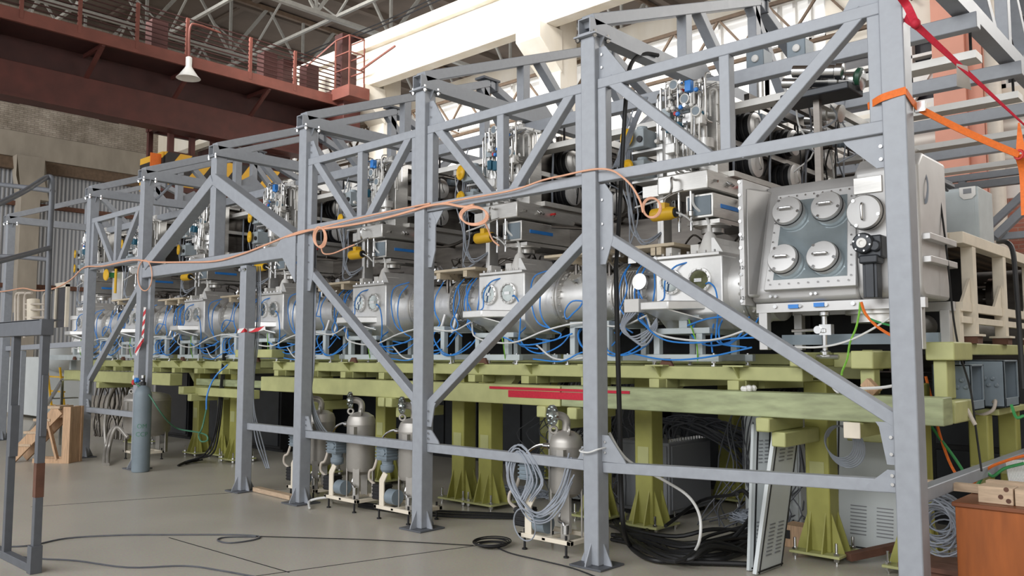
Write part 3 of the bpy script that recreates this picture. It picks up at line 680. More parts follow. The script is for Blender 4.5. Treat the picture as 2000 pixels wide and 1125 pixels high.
# ================================================================ UNDER THE MACHINE
def tank_unit(x, y, lab, s=1.0, r=.145, gear=True, top=.98, flange=True, zb=.42):
    t = thing('pressure_tank', lab, 'tank', (x, y, 0), 'grey steel tanks')
    z0, z1 = zb, top-.1
    MB().lathe((x, y, z0-.07), (0,0,1), [(.02, 0), (r*.55, .012), (r*.9, .045), (r, .09), (r, z1-z0+.02), (r*1.01, z1-z0+.025), (r, z1-z0+.03), (r, z1-z0+.06), (r*.88, z1-z0+.11), (r*.5, z1-z0+.145), (.03, z1-z0+.155)], 28).build('shell', 'tank', t)
    for an in (.6, 2.2, 3.8, 5.3):
        c = Vector((x+math.cos(an)*(r-.012), y+math.sin(an)*(r-.012), 0))
        MB().bar(c+Vector((0,0,.12)), c+Vector((0,0,z0+.06)), .07, .012, (math.cos(an), math.sin(an), 0)).build('leg', 'tank', t)
    if flange:
        MB().tube([(x, y, z1+.07), (x, y, z1+.16), (x-.02, y-.03, z1+.2), (x-.06, y-.09, z1+.21)], .035, 12, 4).build('outlet_pipe', 'tank', t)
        c = Vector((x-.06, y-.09, z1+.21)); d = Vector((-.35, -.9, 0)).normalized()
        fl = MB().lathe(c, d, [(.085, 0), (.085, .022), (.04, .023), (.03, .005)], 24).bolts(c+d*.02, d, .066, 8, .009, .01).build('flange', 'mirror', t)
    for an in (3.9, 5.6):
        c = Vector((x+math.cos(an)*r*.75, y+math.sin(an)*r*.75, z1+.09))
        MB().ring(c, (math.cos(an+1.57), math.sin(an+1.57), 0), .028, .011, 14, 6).build('lifting_lug', 'tank', t)
    MB().box((x+.02, y-r-.012, z1-.18), (x+.09, y-r+.03, z1-.06)).build('bracket_plate', 'tank', t)
    b = MB()
    b.box((x-.36, y-.2, .1), (x+.2, y-.16, .135)).box((x-.36, y+.16, .1), (x+.2, y+.2, .135)).box((x-.36, y-.2, .1), (x-.32, y+.2, .135)).box((x+.16, y-.2, .1), (x+.2, y+.2, .135)).box((x-.1, y-.2, .105), (x-.06, y+.2, .13))
    b.build('skid', 'cream', t, .003)
    for dx, dy in ((-.3, -.18), (.14, -.18), (-.3, .18), (.14, .18)):
        MB().cyl((x+dx, y+dy, .012), (x+dx, y+dy, .17), .01, 8).cyl((x+dx, y+dy, 0), (x+dx, y+dy, .012), .022, 10).build('levelling_foot', 'iron', t)
    if gear:
        gx = x-.29
        g = MB().box((gx-.09, y-.16, .56), (gx+.07, y-.02, .7))
        for q in range(4): g.box((gx-.1, y-.17, .575+.032*q), (gx+.08, y-.01, .588+.032*q))
        g.cyl((gx+.02, y-.175, .64), (gx+.02, y-.15, .64), .035, 14).lathe((gx, y-.09, .44), (0,0,1), [(.05, 0), (.07, .03), (.07, .07), (.055, .08), (.06, .12)], 16)
        go = g.build('valve_actuator', 'boxgrey', t, .004)
        MB().lathe((gx+.01, y-.09, .7), (0,0,1), [(.065, 0), (.065, .015), (.03, .03), (.028, .045)], 16).box((gx-.06, y-.11, .71), (gx+.09, y-.07, .728)).build('indicator_cap', 'yellow', go)
        MB().prism([(gx+.0, y-.19, .13), (gx+.07, y-.19, .13), (gx+.07, y-.19, .36), (gx+.12, y-.19, .44), (gx+.06, y-.19, .46), (gx+.0, y-.19, .38)], (0, .012, 0)).build('support_bracket', 'cream', t)
        m = MB().box((gx-.16, y-.15, .17), (gx-.03, y, .32))
        for q in range(4): m.box((gx-.165, y-.155, .18+.035*q), (gx-.025, y+.005, .195+.035*q))
        m.build('pump_motor', 'iron', t, .006)
        MB().cyl((gx+.08, y-.12, .22), (gx+.2, y-.12, .22), .075, 18).build('pump_head', 'boxgrey', t)
        MB().tube([(x-r+.01, y-.06, z1-.05), (x-r-.08, y-.07, z1-.045), (x-r-.16, y-.09, z1-.08), (gx-.1, y-.1, z1-.16), (gx-.1, y-.1, .72)], .011, 8, 4).build('feed_pipe', 'chrome', t)
        MB().cyl((x-r-.05, y-.06, z1-.05), (x-r, y-.06, z1-.05), .024, 10).build('fitting', 'chrome', t)
        MB().tube([(gx-.12, y-.12, .58), (gx-.15, y-.14, .47), (gx-.2, y-.15, .44), (gx-.22, y-.14, .36), (gx-.17, y-.1, .3)], .014, 8, 4).build('return_pipe', 'pipe', t)
        MB().tube([(x+.02, y-.1, .33), (x+.03, y-.13, .27), (x+.1, y-.16, .26), (x+.12, y-.16, .2)], .014, 8, 4).cyl((x+.12, y-.16, .18), (x+.12, y-.16, .25), .026, 10).build('drain_valve', 'chrome', t)
    return t
tank_unit(P(1106,900,y=.28).x, .28, 'grey tank on a cream skid with coiled grey hoses, beside the tank column', r=.138, top=.995, zb=.5)
tank_unit(P(705,870,y=.3).x, .3, 'grey tank on a cream skid standing in the open middle of the bay', r=.15, top=1.02)
tank_unit(P(808,880,y=.28).x, .28, 'grey tank half hidden by the twin-braced column', r=.15, top=1.0)
tank_unit(P(626,870,y=.4).x, .4, 'dark grey tank half hidden by the cable-hung column', r=.16, top=1.0)
tank_unit(P(287,830,y=.62).x, .62, 'wide grey tank behind the gas cylinder', r=.34, gear=False, top=1.05, flange=False)
# hoses draped over the first tank
hb = thing('hose_coil', 'bundle of pale grey hoses looped round the tank beside the tank column', 'hose', (-2.8, .2, .3))
for k in range(9):
    r1 = .16+.012*k; c = Vector((-2.93+.02*k, .22, .5))
    dxh = P(1106,900,y=.28).x+2.62
    pts = [(-2.42, .22+.005*k, .82-.03*k), (-2.5, .2, .55-.02*k), (-2.68, .19, .36-.012*k), (-2.86, .2, .37-.01*k), (-3.0-.01*k, .2, .52), (-3.03-.012*k, .22, .66+.01*k), (-2.93, .2, .76+.012*k), (-2.84+.02*k, .19, .6), (-2.9+.01*k, .19, .42)]
    MB().tube([Vector(q)+Vector((dxh+random.uniform(-.02,.02), -.13+random.uniform(-.015,.01), random.uniform(-.02,.02))) for q in pts], .0065, 6, 5).build('hose', 'cable', hb)
MB().ring((-2.85+dxh, .02, .22), (.1, 1, .1), .13, .006, 30, 6).build('hose', 'cable', hb)
tag(MB().tube([(-2.43, .2, .89), (-2.38, -.03, .87), (-2.3, -.03, .86), (-2.21, -.02, .89), (-2.2, .1, .9)], .007, 6, 5).build('tie_cord', 'wcable'), 'white cord tied round the tank column', 'cord')
# grey cabinet with a mass of cables on top
t = thing('control_cabinet', 'low grey cabinet with cables heaped on it, beside the finned olive post', 'cabinet', (-3.0, 2.3, 0))
MB().box((-3.45, 1.95, .05), (-2.83, 2.75, .74)).build('body', 'cabinet_dk', t, .008)
MB().box((-2.83, 1.98, .09), (-2.815, 2.72, .71)).build('side_panel', 'cabinet_dk', t, .004)
MB().box((-3.43, 1.935, .09), (-2.85, 1.95, .71)).build('door', 'cabinet_dk', t, .004)
MB().box((-3.4, 2.0, 0), (-2.88, 2.7, .05)).build('plinth', 'iron', t)
b = MB()
for k in range(14): b.cyl((-2.86, 2.0+.053*k, .74), (-2.86, 2.0+.053*k, .775), .014, 8)
b.each('cable_gland', 'chrome', t)
ch = MB()
for k in range(34):
    y = 2.0+.65*random.random(); x = -2.86-.5*random.random()
    ch.tube([(x, y, .75), (x+random.uniform(-.1,.1), y+.1, .86+.08*random.random()), (x+.25*random.random(), y+.3, .88+.06*random.random()), (-2.7+.3*random.random(), y+.5, .72), (-2.5+.3*random.random(), 2.9, .55*random.random()+.2)], .009, 5, 4)
tag(ch.build('cable_heap', 'cable_dk'), 'heap of dark grey cables on the low grey cabinet', 'cables', kind='stuff')
cu = MB()
for k in range(46):
    x = -2.35+.75*random.random(); y = 2.0+.7*random.random()
    cu.tube([(x+.2*random.random(), y+.3, 1.25), (x, y+.1, .9+.1*random.random()), (x+random.uniform(-.12,.12), y, .5), (x+random.uniform(-.2,.2), y-.1, .2), (x+random.uniform(-.3,.3), y-.25, .03)], .007, 5, 4)
tag(cu.build('cable_curtain', 'cable_dk'), 'tangled grey cables hanging left of the leaning vented door', 'cables', kind='stuff')
cu = MB()
for k in range(60):
    x = -4.35+.95*random.random(); y = 1.75+.6*random.random()
    cu.tube([(x, y+.2, 1.3), (x+random.uniform(-.1,.1), y, .95), (x+random.uniform(-.3,.3), y-.1, .75), (x+random.uniform(-.4,.4), y, .5), (x+random.uniform(-.2,.2), y, .1)], .006, 5, 4)
tag(cu.build('cable_curtain', 'cable_dk'), 'tangled grey cables hanging right of the olive post pair', 'cables', kind='stuff')
# stacked rack of small valves in the dark
vr = MB()
for k in range(40):
    x, z = -4.05+.22*random.random(), .8+.32*random.random(); vr.cyl((x, 1.6, z), (x+.03, 1.57, z+.02), .018, 8)
vr.box((-4.07, 1.6, .0), (-3.8, 1.64, 1.14)); tag(vr.build('connector_bank', 'chrome'), 'bank of bright connectors in the dark right of the olive post pair', 'connectors', kind='stuff')
t = thing('server_cabinet', 'white cabinet in the dark right of the olive post pair', 'cabinet', (-4.2, 2.3, 0))
MB().box((-4.5, 2.1, .04), (-4.05, 2.7, .72)).build('body', 'cabinet', t, .006); MB().box((-4.47, 2.085, .08), (-4.08, 2.1, .68)).build('door', 'cabinet', t, .004)
# leaning cabinet doors
def vents(mb, o, ux, uz, n, w, gap, rows, nrm):
    for c in range(n):
        for k in range(rows):
            a = o+ux*(c*(w+gap))+uz*(k*.028); mb.bar(a+nrm*.002, a+ux*w+nrm*.002, .008, .008, nrm)
def door(bl, br, tr, tl, th, lab, vent):
    bl, br, tr, tl = map(Vector, (bl, br, tr, tl)); tr = tl+(br-bl); n = (br-bl).cross(tl-bl).normalized()
    t = thing('cabinet_door', lab, 'door panel', tuple((bl+br)/2), 'pale cabinet doors')
    MB().prism([bl, br, tr, tl], -n*th).build('panel', 'cabinet', t, .004)
    ux = (br-bl).normalized(); uz = (tl-bl).normalized(); wd = (br-bl).length; ht = (tl-bl).length
    e = MB(); e.bar(bl+ux*.02, tl+ux*.02, .012, .01, n).bar(br-ux*.02, tr-ux*.02, .012, .01, n); e.bar(bl+uz*.015, br+uz*.015, .012, .01, n); e.build('seal', 'black', t)
    e = MB(); e.bar(bl-n*th*.5-ux*.012, tl-n*th*.5-ux*.012, th, .02, ux); e.build('edge_profile', 'cabinet', t)
    v = MB(); vents(v, bl+ux*wd*.22+uz*.12, ux, uz, 2, wd*.22, wd*.14, 9, n); vents(v, bl+ux*wd*.22+uz*(ht-.3), ux, uz, 2, wd*.22, wd*.14, 7, n); v.build('vent_slots', 'cabinet_dk', t)
    return t
door(P(1480,1122,z=.01), P(1528,1104,z=.01), P(1558,812,y=1.12), P(1520,826,y=.96), .03, 'pale grey vented cabinet door leaning left of the finned post by the coil', 1)
door(P(1484,1121,z=.01)+Vector((-.09,.05,0)), P(1484,1121,z=.01)+Vector((-.03,.2,0)), P(1500,830,y=1.15)+Vector((-.05,.12,0)), P(1500,830,y=1.0)+Vector((-.1,0,0)), .03, 'second pale door leaning behind the vented door, seen edge-on', 1)
door((-1.2, 1.88, .02), (-.62, 1.9, .02), (-.62, 2.05, 1.25), (-1.2, 2.03, 1.25), .03, 'pale grey vented door standing between the two right finned posts', 1)
t = thing('tall_cabinet', 'pale grey cabinet standing in the dark left of the leaning doors', 'cabinet', (-1.9, 2.4, 0))
a = P(1456, 1000, y=2.3)
MB().box((a.x, 2.3, .02), (a.x+.55, 2.9, 1.22)).build('body', 'cabinet', t, .006); MB().box((a.x+.02, 2.285, .1), (a.x+.53, 2.3, 1.18)).build('door', 'cabinet', t, .004)
gbeam((-1.0, 1.75, .98), (-.5, 1.75, .98), .1, .14, 'short olive cross beam behind the coiled cable')
cc = MB()
for k in range(7): cc.ring((-.93+.006*k, 1.36+.006*k, .93-.006*k), (.2, 1, .1), .125+.006*k, .006, 32, 5)
tag(cc.build('cable_coil', 'cable'), 'coil of grey cable hanging on the finned olive post', 'cable coil')
t = thing('wooden_block', 'wooden block with a hole on the floor behind the leaning vented door', 'wood', tuple(P(1535,1080,z=0)))
c = P(1545, 1075, z=0)
MB().box((c.x-.12, c.y+.1, 0), (c.x+.1, c.y+.3, .18)).build('block', 'wood', t, .004); MB().box((c.x-.1, c.y+.095, .07), (c.x-.05, c.y+.102, .14)).build('hole', 'black', t)
# floor cables
fc = thing('power_cable', 'heap of thick black cables on the floor right of the tank column', 'cable', (-2.0, .9, 0))
def fl(px, py, z=.03): q = P(px, py, z=0); return Vector((q.x, q.y, z))
for pts, r in (([(1210,790),(1212,900)], .02), ):
    a = P(1205, 600, y=.35); b = P(1212, 900, y=.35)
    MB().tube([P(1203,520,y=.3), P(1207,700,y=.32), P(1211,850,y=.34), P(1213,960,y=.36), P(1218,1030,y=.36), fl(1232,1075), fl(1270,1100), fl(1330,1105), fl(1420,1108), fl(1470,1110)], .02, 8, 6).build('cable', 'black', fc)
for k in range(14):
    j = lambda s: random.uniform(-s, s)
    y0 = 1030+random.random()*60
    MB().tube([fl(1200+j(8), 1035+j(25), .02), fl(1260+j(20), y0+j(10), .03+.02*k/6), fl(1330+j(20), y0+25+j(12), .02+.015*k/3), fl(1400+j(20), y0+20+j(14), .03+.01*k), fl(1470+j(12), y0-5+j(18), .03)], .014+.006*random.random(), 7, 5).build('cable', 'black', fc)
MB().tube([fl(1265,1040,.04), fl(1262,1062,.03), fl(1290,1085,.03), fl(1350,1092,.04), fl(1420,1075,.06), P(1470,1000,y=1.2), P(1455,960,y=1.3), P(1432,965,y=1.35)], .017, 8, 6).build('cable', 'black', fc)
MB().tube([fl(1300,1050,.1), fl(1370,1010,.16), P(1440,965,y=1.3)], .016, 8, 5).build('cable', 'black', fc)
sc2 = MB()
for k in range(50):
    c = P(1440, 1030, z=.05); a0 = random.random()*6.28; r = .05+.16*random.random()
    sc2.tube([c+Vector((r*math.cos(a0+q*1.2)+.1*random.random(), .2+r*math.sin(a0+q*1.2), .02+.1*random.random())) for q in range(5)], .005, 5, 4)
tag(sc2.build('wire_tangle', 'cable'), 'tangle of thin pale wires on the floor left of the leaning door', 'wires', kind='stuff')
sc3 = MB()
for k in range(60):
    c = P(1040, 985, z=0)+Vector((random.uniform(-.9,.1), random.uniform(.2,.5), .02)); a0 = random.random()*6.28; r = .1+.2*random.random()
    sc3.tube([c+Vector((r*math.cos(a0+q*.9), .5*r*math.sin(a0+q*.9), .05*random.random())) for q in range(4)], .006, 5, 4)
tag(sc3.build('wire_tangle', 'cable'), 'tangle of pale wires on the floor between the olive posts and the tank', 'wires', kind='stuff')
tag(MB().tube([P(1190,845,y=.25), P(1210,880,y=.3), P(1235,905,y=.35), P(1300,940,y=.4), P(1345,970,y=.4), P(1367,1010,y=.45), P(1365,1060,y=.45), fl(1345,1098,.02)], .011, 8, 6).build('white_hose', 'wcable'), 'white hose arching down behind the low rail to the black cables', 'hose')
bundle = MB()
for k in range(3): bundle.tube([fl(700,985+4*k,.02), fl(830,1000+5*k,.02), fl(1000,1008+4*k,.02), fl(1040,1012,.02)], .012, 6, 4)
tag(bundle.build('cable_bundle', 'black'), 'flat run of black cables along the olive post feet', 'cable')
co = thing('cord_coil', 'small coil of dark cord on the open floor left of the tank column', 'cord', tuple(P(960,1065,z=0)))
cq = P(962, 1064, z=.012)
b = MB()
for k in range(6): b.ring(cq+Vector((random.uniform(-.015,.015), random.uniform(-.015,.015), .006*k)), (random.uniform(-.06,.06), random.uniform(-.06,.06), 1), .1+.012*k, .006, 28, 5)
b.build('coil', 'black', co)
MB().tube([cq+Vector((.1, -.05, .0)), fl(1000,1083,.007), fl(1060,1097,.007), fl(1120,1112,.007), fl(1180,1135,.007)], .006, 5, 5).build('tail', 'black', co)
MB().tube([fl(925,1067,.007), fl(800,1060,.007), fl(700,1055,.007), fl(600,1052,.007), fl(500,1049,.007)], .004, 5, 5).build('tail', 'black', co)
tag(MB().tube([fl(0,1070,.007), fl(60,1067,.007), fl(130,1053,.007), fl(230,1047,.007), fl(330,1046,.007), fl(450,1046,.007), fl(505,1049,.007), fl(495,1056,.007), fl(450,1062,.007), fl(425,1057,.007), fl(440,1051,.007), fl(500,1050,.007)], .007, 6, 5).build('extension_lead', 'cable_dk'), 'thin dark cord with a loop across the open floor', 'cord')
tag(MB().tube([fl(30,1088,.007), fl(80,1093,.007), fl(150,1097,.007), fl(250,1110,.007), fl(360,1107,.007), fl(430,1116,.007), fl(560,1140,.007)], .007, 6, 5).build('extension_lead', 'cable_dk'), 'thin dark cord at the bottom left edge of the floor', 'cord')
bq = [P(500,960,z=0), P(572,977,z=0)]
tag(MB().bar(bq[0]+Vector((0,0,.03)), bq[1]+Vector((0,0,.03)), .09, .05).build('timber_batten', 'woodx', None, .003), 'pale timber batten on the floor by the cable-hung column', 'timber')
tag(MB().tube([P(604,992,z=.02), P(606,978,z=.05), P(640,972,z=.1), P(652,985,y=.4)], .013, 8, 5).build('loose_hose', 'wcable'), 'short white hose on the floor right of the cable-hung column', 'hose')
# ================================================================ BEAMLINE
PITCH = 2.22; X0C = -1.78; NM = 6
AY, AZ = 1.52, 2.17
def flange(mb, x, w, R, k=20, y=AY, z=AZ):
    mb.lathe((x, y, z), (1,0,0), [(R-.01, 0), (R, .004), (R, w-.004), (R-.01, w)], 36)
    mb.bolts((x+w/2, y, z), (1,0,0), R-.025, k, .011, w/2+.018)
def chamber(k, lab):
    """one beamline unit; x is measured from the right face of the box chamber"""
    X = X0C-PITCH*k; t = thing('vacuum_chamber', lab, 'vacuum chamber', (X, AY, 1.85), 'beamline chambers')
    b = MB(); x0, x1 = X-.66, X
    prof = [(1.15, 1.95), (1.15, 2.44), (1.9, 2.44), (1.9, 1.95), (1.72, 1.82), (1.33, 1.82)]
    b.prism([(x0, y, z) for y, z in prof], (.66, 0, 0)); b.build('body', 'steel_light', t, .014)
    MB().box((x0+.03, 1.13, 2.44), (x1-.02, 1.92, 2.468)).build('lid', 'steel_light', t, .004)
    for q in range(7): MB().cyl((x0+.08+.085*q, 1.15, 2.46), (x0+.08+.085*q, 1.15, 2.49), .011, 6).build('lid_bolt', 'chrome', t)
    MB().prism([(x0-.02, .93, 1.985), (x0+.26, .93, 1.985), (x0+.5, 1.16, 1.985), (x0+.02, 1.16, 1.985)], (0, 0, .075)).build('tray', 'steel_light', t, .01)
    MB().prism([(x0+.0, .95, 1.985), (x0+.24, .95, 1.985), (x0+.46, 1.16, 1.9), (x0+.06, 1.16, 1.9)], (0, 0, .01)).build('tray_web', 'steel_light', t)
    for xx, o in ((x0+.17, 0), (x0+.45, 1)):
        f = MB().lathe((xx, 1.152, 2.235), (0,-1,0), [(.105, 0), (.11, .004), (.11, .03), (.09, .034), (.085, .02)], 30).bolts((xx, 1.12, 2.235), (0,-1,0), .097, 12, .008, .012).build('viewport_flange', 'steel_light', t)
        MB().lathe((xx, 1.13, 2.235), (0,-1,0), [(.083, 0), (.083, .006), (.01, .007)], 28).build('viewport_glass', 'glass_olive' if k == 0 and o else 'mirror', f)
        MB().box((xx-.04, 1.112, 2.22), (xx+.03, 1.124, 2.25)).build('handle', 'chrome', f)
    # dome, flanges and pipe to the right, bellows
    if k:
        MB().lathe((X-.01, AY, AZ), (1,0,0), [(.3, 0), (.295, .02), (.27, .1), (.245, .2), (.24, .3)], 36).build('dome', 'steel_light', t)
        b = MB(); flange(b, X+.29, .03, .295, 24); flange(b, X+.325, .03, .295, 24); b.build('pipe_flange', 'steel', t)
        b = MB().cyl((X+.35, AY, AZ), (X+1.02, AY, AZ), .235, 36); b.build('pipe', 'steel_light', t)
        b = MB(); flange(b, X+1.0, .028, .3, 24); flange(b, X+1.27, .028, .3, 24); b.build('bellows_flange', 'steel', t)
        pr = []
        for q in range(8): a = .0+.031*q; pr += [(.215, a), (.27, a+.009), (.27, a+.015), (.215, a+.024)]
        MB().lathe((X+1.03, AY, AZ), (1,0,0), pr, 36).build('bellows', 'steel', t)
        b = MB()
        for an in (.6, 2.2, 3.9, 5.4): b.cyl((X+.98, AY+.27*math.cos(an), AZ+.27*math.sin(an)), (X+1.32, AY+.27*math.cos(an), AZ+.27*math.sin(an)), .012, 8)
        b.each('tie_rod', 'chrome', t)
        MB().cyl((X+1.29, AY, AZ), (X+1.57, AY, AZ), .235, 36).build('pipe', 'steel_light', t)
        for xx, ay, az in ((X+.55, -.75, .66), (X+1.42, -.72, .7), (X+.12, -.8, .6)):
            d = Vector((0, ay, az)); c = Vector((xx, AY, AZ))
            f = MB().cyl(c+d*.2, c+d*.3, .05, 20).lathe(c+d*.29, d, [(.075, 0), (.075, .03), (.01, .032)], 24).bolts(c+d*.31, d, .063, 8, .007, .014)
            f.build('port', 'steel', t)
        b = MB()
        for xx in (X+.45, X+.78, X+1.36): b.cyl((xx, AY-.05, AZ+.2), (xx, AY-.05, AZ+.37), .022, 12).lathe((xx, AY-.05, AZ+.35), (0,0,1), [(.04, 0), (.04, .02), (.02, .03)], 14)
        b.each('nozzle', 'chrome', t)
        for xx in (X+.9, X+1.1):
            MB().cyl((xx, 1.2, 1.84), (xx, 1.28, 2.05), .022, 10).build('support_pin', 'steel_light', t)
        e = MB()
        for q in range(30):
            xx = X+.3+1.2*random.random(); yy = 1.25+.5*random.random(); z = AZ+.26+.12*random.random()
            if q % 3 == 0: e.box((xx, yy, z), (xx+.09, yy+.06, z+.06))
            else: e.cyl((xx, yy, z), (xx+random.uniform(-.12,.12), yy+.03, z+random.uniform(0,.1)), random.choice((.012, .02, .03)), 10)
        e.each('gauge', 'chrome', t)
    else:
        MB().lathe((X-.01, AY, AZ), (1,0,0), [(.29, 0), (.29, .1), (.285, .12), (.285, .36)], 36).build('neck', 'steel_light', t)
        b = MB(); flange(b, X+.12, .03, .32, 22); flange(b, X+.155, .03, .32, 22); b.build('pipe_flange', 'steel', t)
    # blue hoses
    hoses = [[(x0+.33, 1.16, 2.4), (x0+.22, 1.11, 2.36), (x0+.14, 1.09, 2.25), (x0+.12, 1.1, 2.1), (x0+.1, 1.05, 2.06)],
             [(x0+.52, 1.12, 2.2), (x0+.58, 1.08, 2.2), (x0+.62, 1.1, 2.14), (x0+.63, 1.12, 1.98), (x0+.6, 1.14, 1.82), (x0+.64, 1.1, 1.7), (x0+.9, 1.08, 1.66)]]
    if k:
        hoses += [[(X+.25, 1.3, 2.46), (X+.1, 1.2, 2.4), (X+.04, 1.2, 2.25), (X+.05, 1.22, 2.05), (X+.1, 1.25, 1.92), (X+.3, 1.2, 1.86)],
                  [(X+.65, 1.3, 2.43), (X+.72, 1.24, 2.3), (X+.7, 1.2, 2.1), (X+.6, 1.18, 2.0), (X+.52, 1.18, 1.95), (X+.5, 1.18, 2.03), (X+.6, 1.18, 2.12), (X+.8, 1.2, 2.1)],
                  [(X+.85, 1.3, 2.43), (X+.8, 1.22, 2.25), (X+.82, 1.2, 2.08), (X+.92, 1.18, 1.95), (X+.85, 1.15, 1.88)],
                  [(X+.3, 1.24, 2.42), (X+.2, 1.2, 2.3), (X+.16, 1.2, 2.1), (X+.2, 1.2, 1.95), (X+.35, 1.15, 1.85), (X+.5, 1.12, 1.8), (X+.42, 1.1, 1.74), (X+.2, 1.1, 1.76)],
                  [(X-.2, 1.05, 1.78), (X+.1, 1.03, 1.7), (X+.4, 1.05, 1.73), (X+.7, 1.04, 1.8)],
                  [(X+.2, 1.05, 1.56), (X+.6, 1.0, 1.54), (X+.8, 1.04, 1.62), (X+1.1, 1.05, 1.66)],
                  [(X+1.4, 1.22, 2.38), (X+1.32, 1.18, 2.2), (X+1.34, 1.18, 2.02), (X+1.45, 1.16, 1.93), (X+1.5, 1.14, 1.8)],
                  [(X+1.48, 1.25, 2.4), (X+1.52, 1.2, 2.2), (X+1.5, 1.17, 2.0)],
                  [(X+.9, 1.15, 1.72), (X+1.1, 1.08, 1.6), (X+1.3, 1.08, 1.62), (X+1.5, 1.1, 1.74)]]
    else:
        hoses += [[(X-.12, 1.2, 1.86), (X-.1, 1.12, 1.74), (X-.08, 1.1, 1.62)], [(X-.3, 1.08, 1.85), (X-.1, 1.06, 1.9), (X+.1, 1.1, 1.92)],
                  [(X-.75, 1.0, 1.92), (X-.5, .98, 1.74), (X-.2, 1.0, 1.7), (X+.1, 1.02, 1.73), (X+.45, 1.05, 1.74)], [(X-.9, 1.06, 1.62), (X-.5, 1.04, 1.56), (X-.1, 1.02, 1.58), (X+.3, 1.05, 1.66)]]
    hr = random.Random(5+k)
    for q in range(4 if k else 2):
        a = X-.6+1.9*hr.random() if k else X-.9+.9*hr.random(); w = .25+.5*hr.random(); z = 1.86-.1*hr.random(); lo = 1.56+.14*hr.random(); y = 1.06+.1*hr.random()
        hoses.append([(a, y+.15, z+.1), (a+.04, y, z), (a+.3*w, y-.04, (z+lo)/2-.05), (a+.6*w, y-.04, lo), (a+.9*w, y, lo+.08), (a+w, y+.1, lo+.22)])
    for q in range(4 if k else 0):
        a = X+.1+1.35*hr.random(); y = 1.24
        hoses.append([(a, y+.06, 2.44), (a+hr.uniform(-.04,.04), y-.04, 2.34), (a+hr.uniform(-.06,.06), y-.05, 2.2), (a+hr.uniform(-.08,.08), y-.05, 2.05), (a+hr.uniform(-.1,.1), y-.06, 1.92), (a+hr.uniform(-.2,.2), y-.08, 1.8)])
    for h in hoses: MB().tube(h, .0075, 6, 5).build('blue_hose', 'blue', t)
    for h in ([(x0-.1, 1.15, 1.95), (x0+.1, 1.02, 1.78), (X-.05, 1.0, 1.72), (X+.4, 1.02, 1.84), (X+.8, 1.05, 1.9), (X+1.2, 1.1, 1.86), (X+1.5, 1.1, 1.95)], [(X+.2, 1.1, 1.7), (X+.5, 1.05, 1.56), (X+.9, 1.06, 1.58)]):
        if k or h[0][0] < X: MB().tube(h if k else [q for q in h if q[0] < -1.3], .009, 6, 5).build('white_hose', 'wcable', t)
    MB().tube([(X-.3, 1.1, 1.9), (X-.2, 1.05, 1.7), (X-.22, 1.1, 1.54)], .006, 5, 4).build('green_wire', 'gyellow', t)
    # shrouded gauge head on the lid
    MB().lathe((X-.2, 1.3, 2.468), (0,0,1), [(.1, 0), (.095, .04), (.06, .14), (.05, .17), (.022, .2), (.018, .26)], 16).build('shrouded_gauge', 'white', t)
    MB().box((X-.36, 1.25, 2.468), (X-.28, 1.38, 2.56)).box((X-.1, 1.22, 2.468), (X-.06, 1.4, 2.54)).box((x0+.08, 1.2, 2.468), (x0+.14, 1.35, 2.55)).each('lid_fixture', 'white', t)
    MB().tube([(X-.2, 1.3, 2.72), (X-.22, 1.28, 2.8), (X-.3, 1.22, 2.9), (X-.3, 1.2, 3.0)], .012, 6, 5).build('gauge_cable', 'wcable', t)
    MB().prism([(x1-.13, 1.2, 2.468), (x1-.02, 1.2, 2.468), (x1-.1, 1.2, 2.6), (x1-.13, 1.2, 2.6)], (0, .5, 0)).build('lid_rib', 'steel_light', t, .003)
    return t
ch1 = chamber(1, 'blasted steel chamber with blue hoses, second along the beamline from the big window chamber')
chamber(0, 'bead-blasted steel chamber with an open round port joined to the big window chamber')
for k in range(2, NM+1):
    dup(ch1, (X0C-PITCH*k, AY, 1.85), 'blasted steel chamber with blue hoses, %s along the beamline from the big window chamber' % ORD[k])
# left-hand nearest bellows cable box
t = thing('junction_box', 'small white junction box with drooping grey cables beside the tank column', 'junction box', (-2.6, 1.1, 2.0))
MB().box((-2.72, 1.06, 1.98), (-2.56, 1.2, 2.1)).build('box', 'white', t, .006)
for k in range(5): MB().tube([(-2.72+.03*k, 1.08, 1.98), (-2.74+.01*k, 1.04, 1.84), (-2.6+.03*k, 1.0, 1.76-.02*k), (-2.45+.02*k, 1.04, 1.82), (-2.4, 1.1, 1.92)], .008, 6, 5).build('cable', 'cable', t)
MB().lathe((-2.62, 1.19, 2.26), (0,-1,.1), [(.075, 0), (.075, .03), (.01, .032)], 24).build('port_cover', 'steel', t)
# bellows + pipe at the left of chamber 0
t = thing('bellows_joint', 'steel bellows joint just right of the tank column', 'bellows', (-3.0, AY, AZ))
pr = []
for q in range(9): a = .03*q; pr += [(.215, a), (.272, a+.008), (.272, a+.014), (.215, a+.023)]
MB().lathe((X0C-.66-.5, AY, AZ), (1,0,0), pr, 36).build('bellows', 'steel', t)
b = MB(); flange(b, X0C-.66-.53, .03, .29); flange(b, X0C-.66-.22, .03, .29); b.build('flange', 'steel', t)
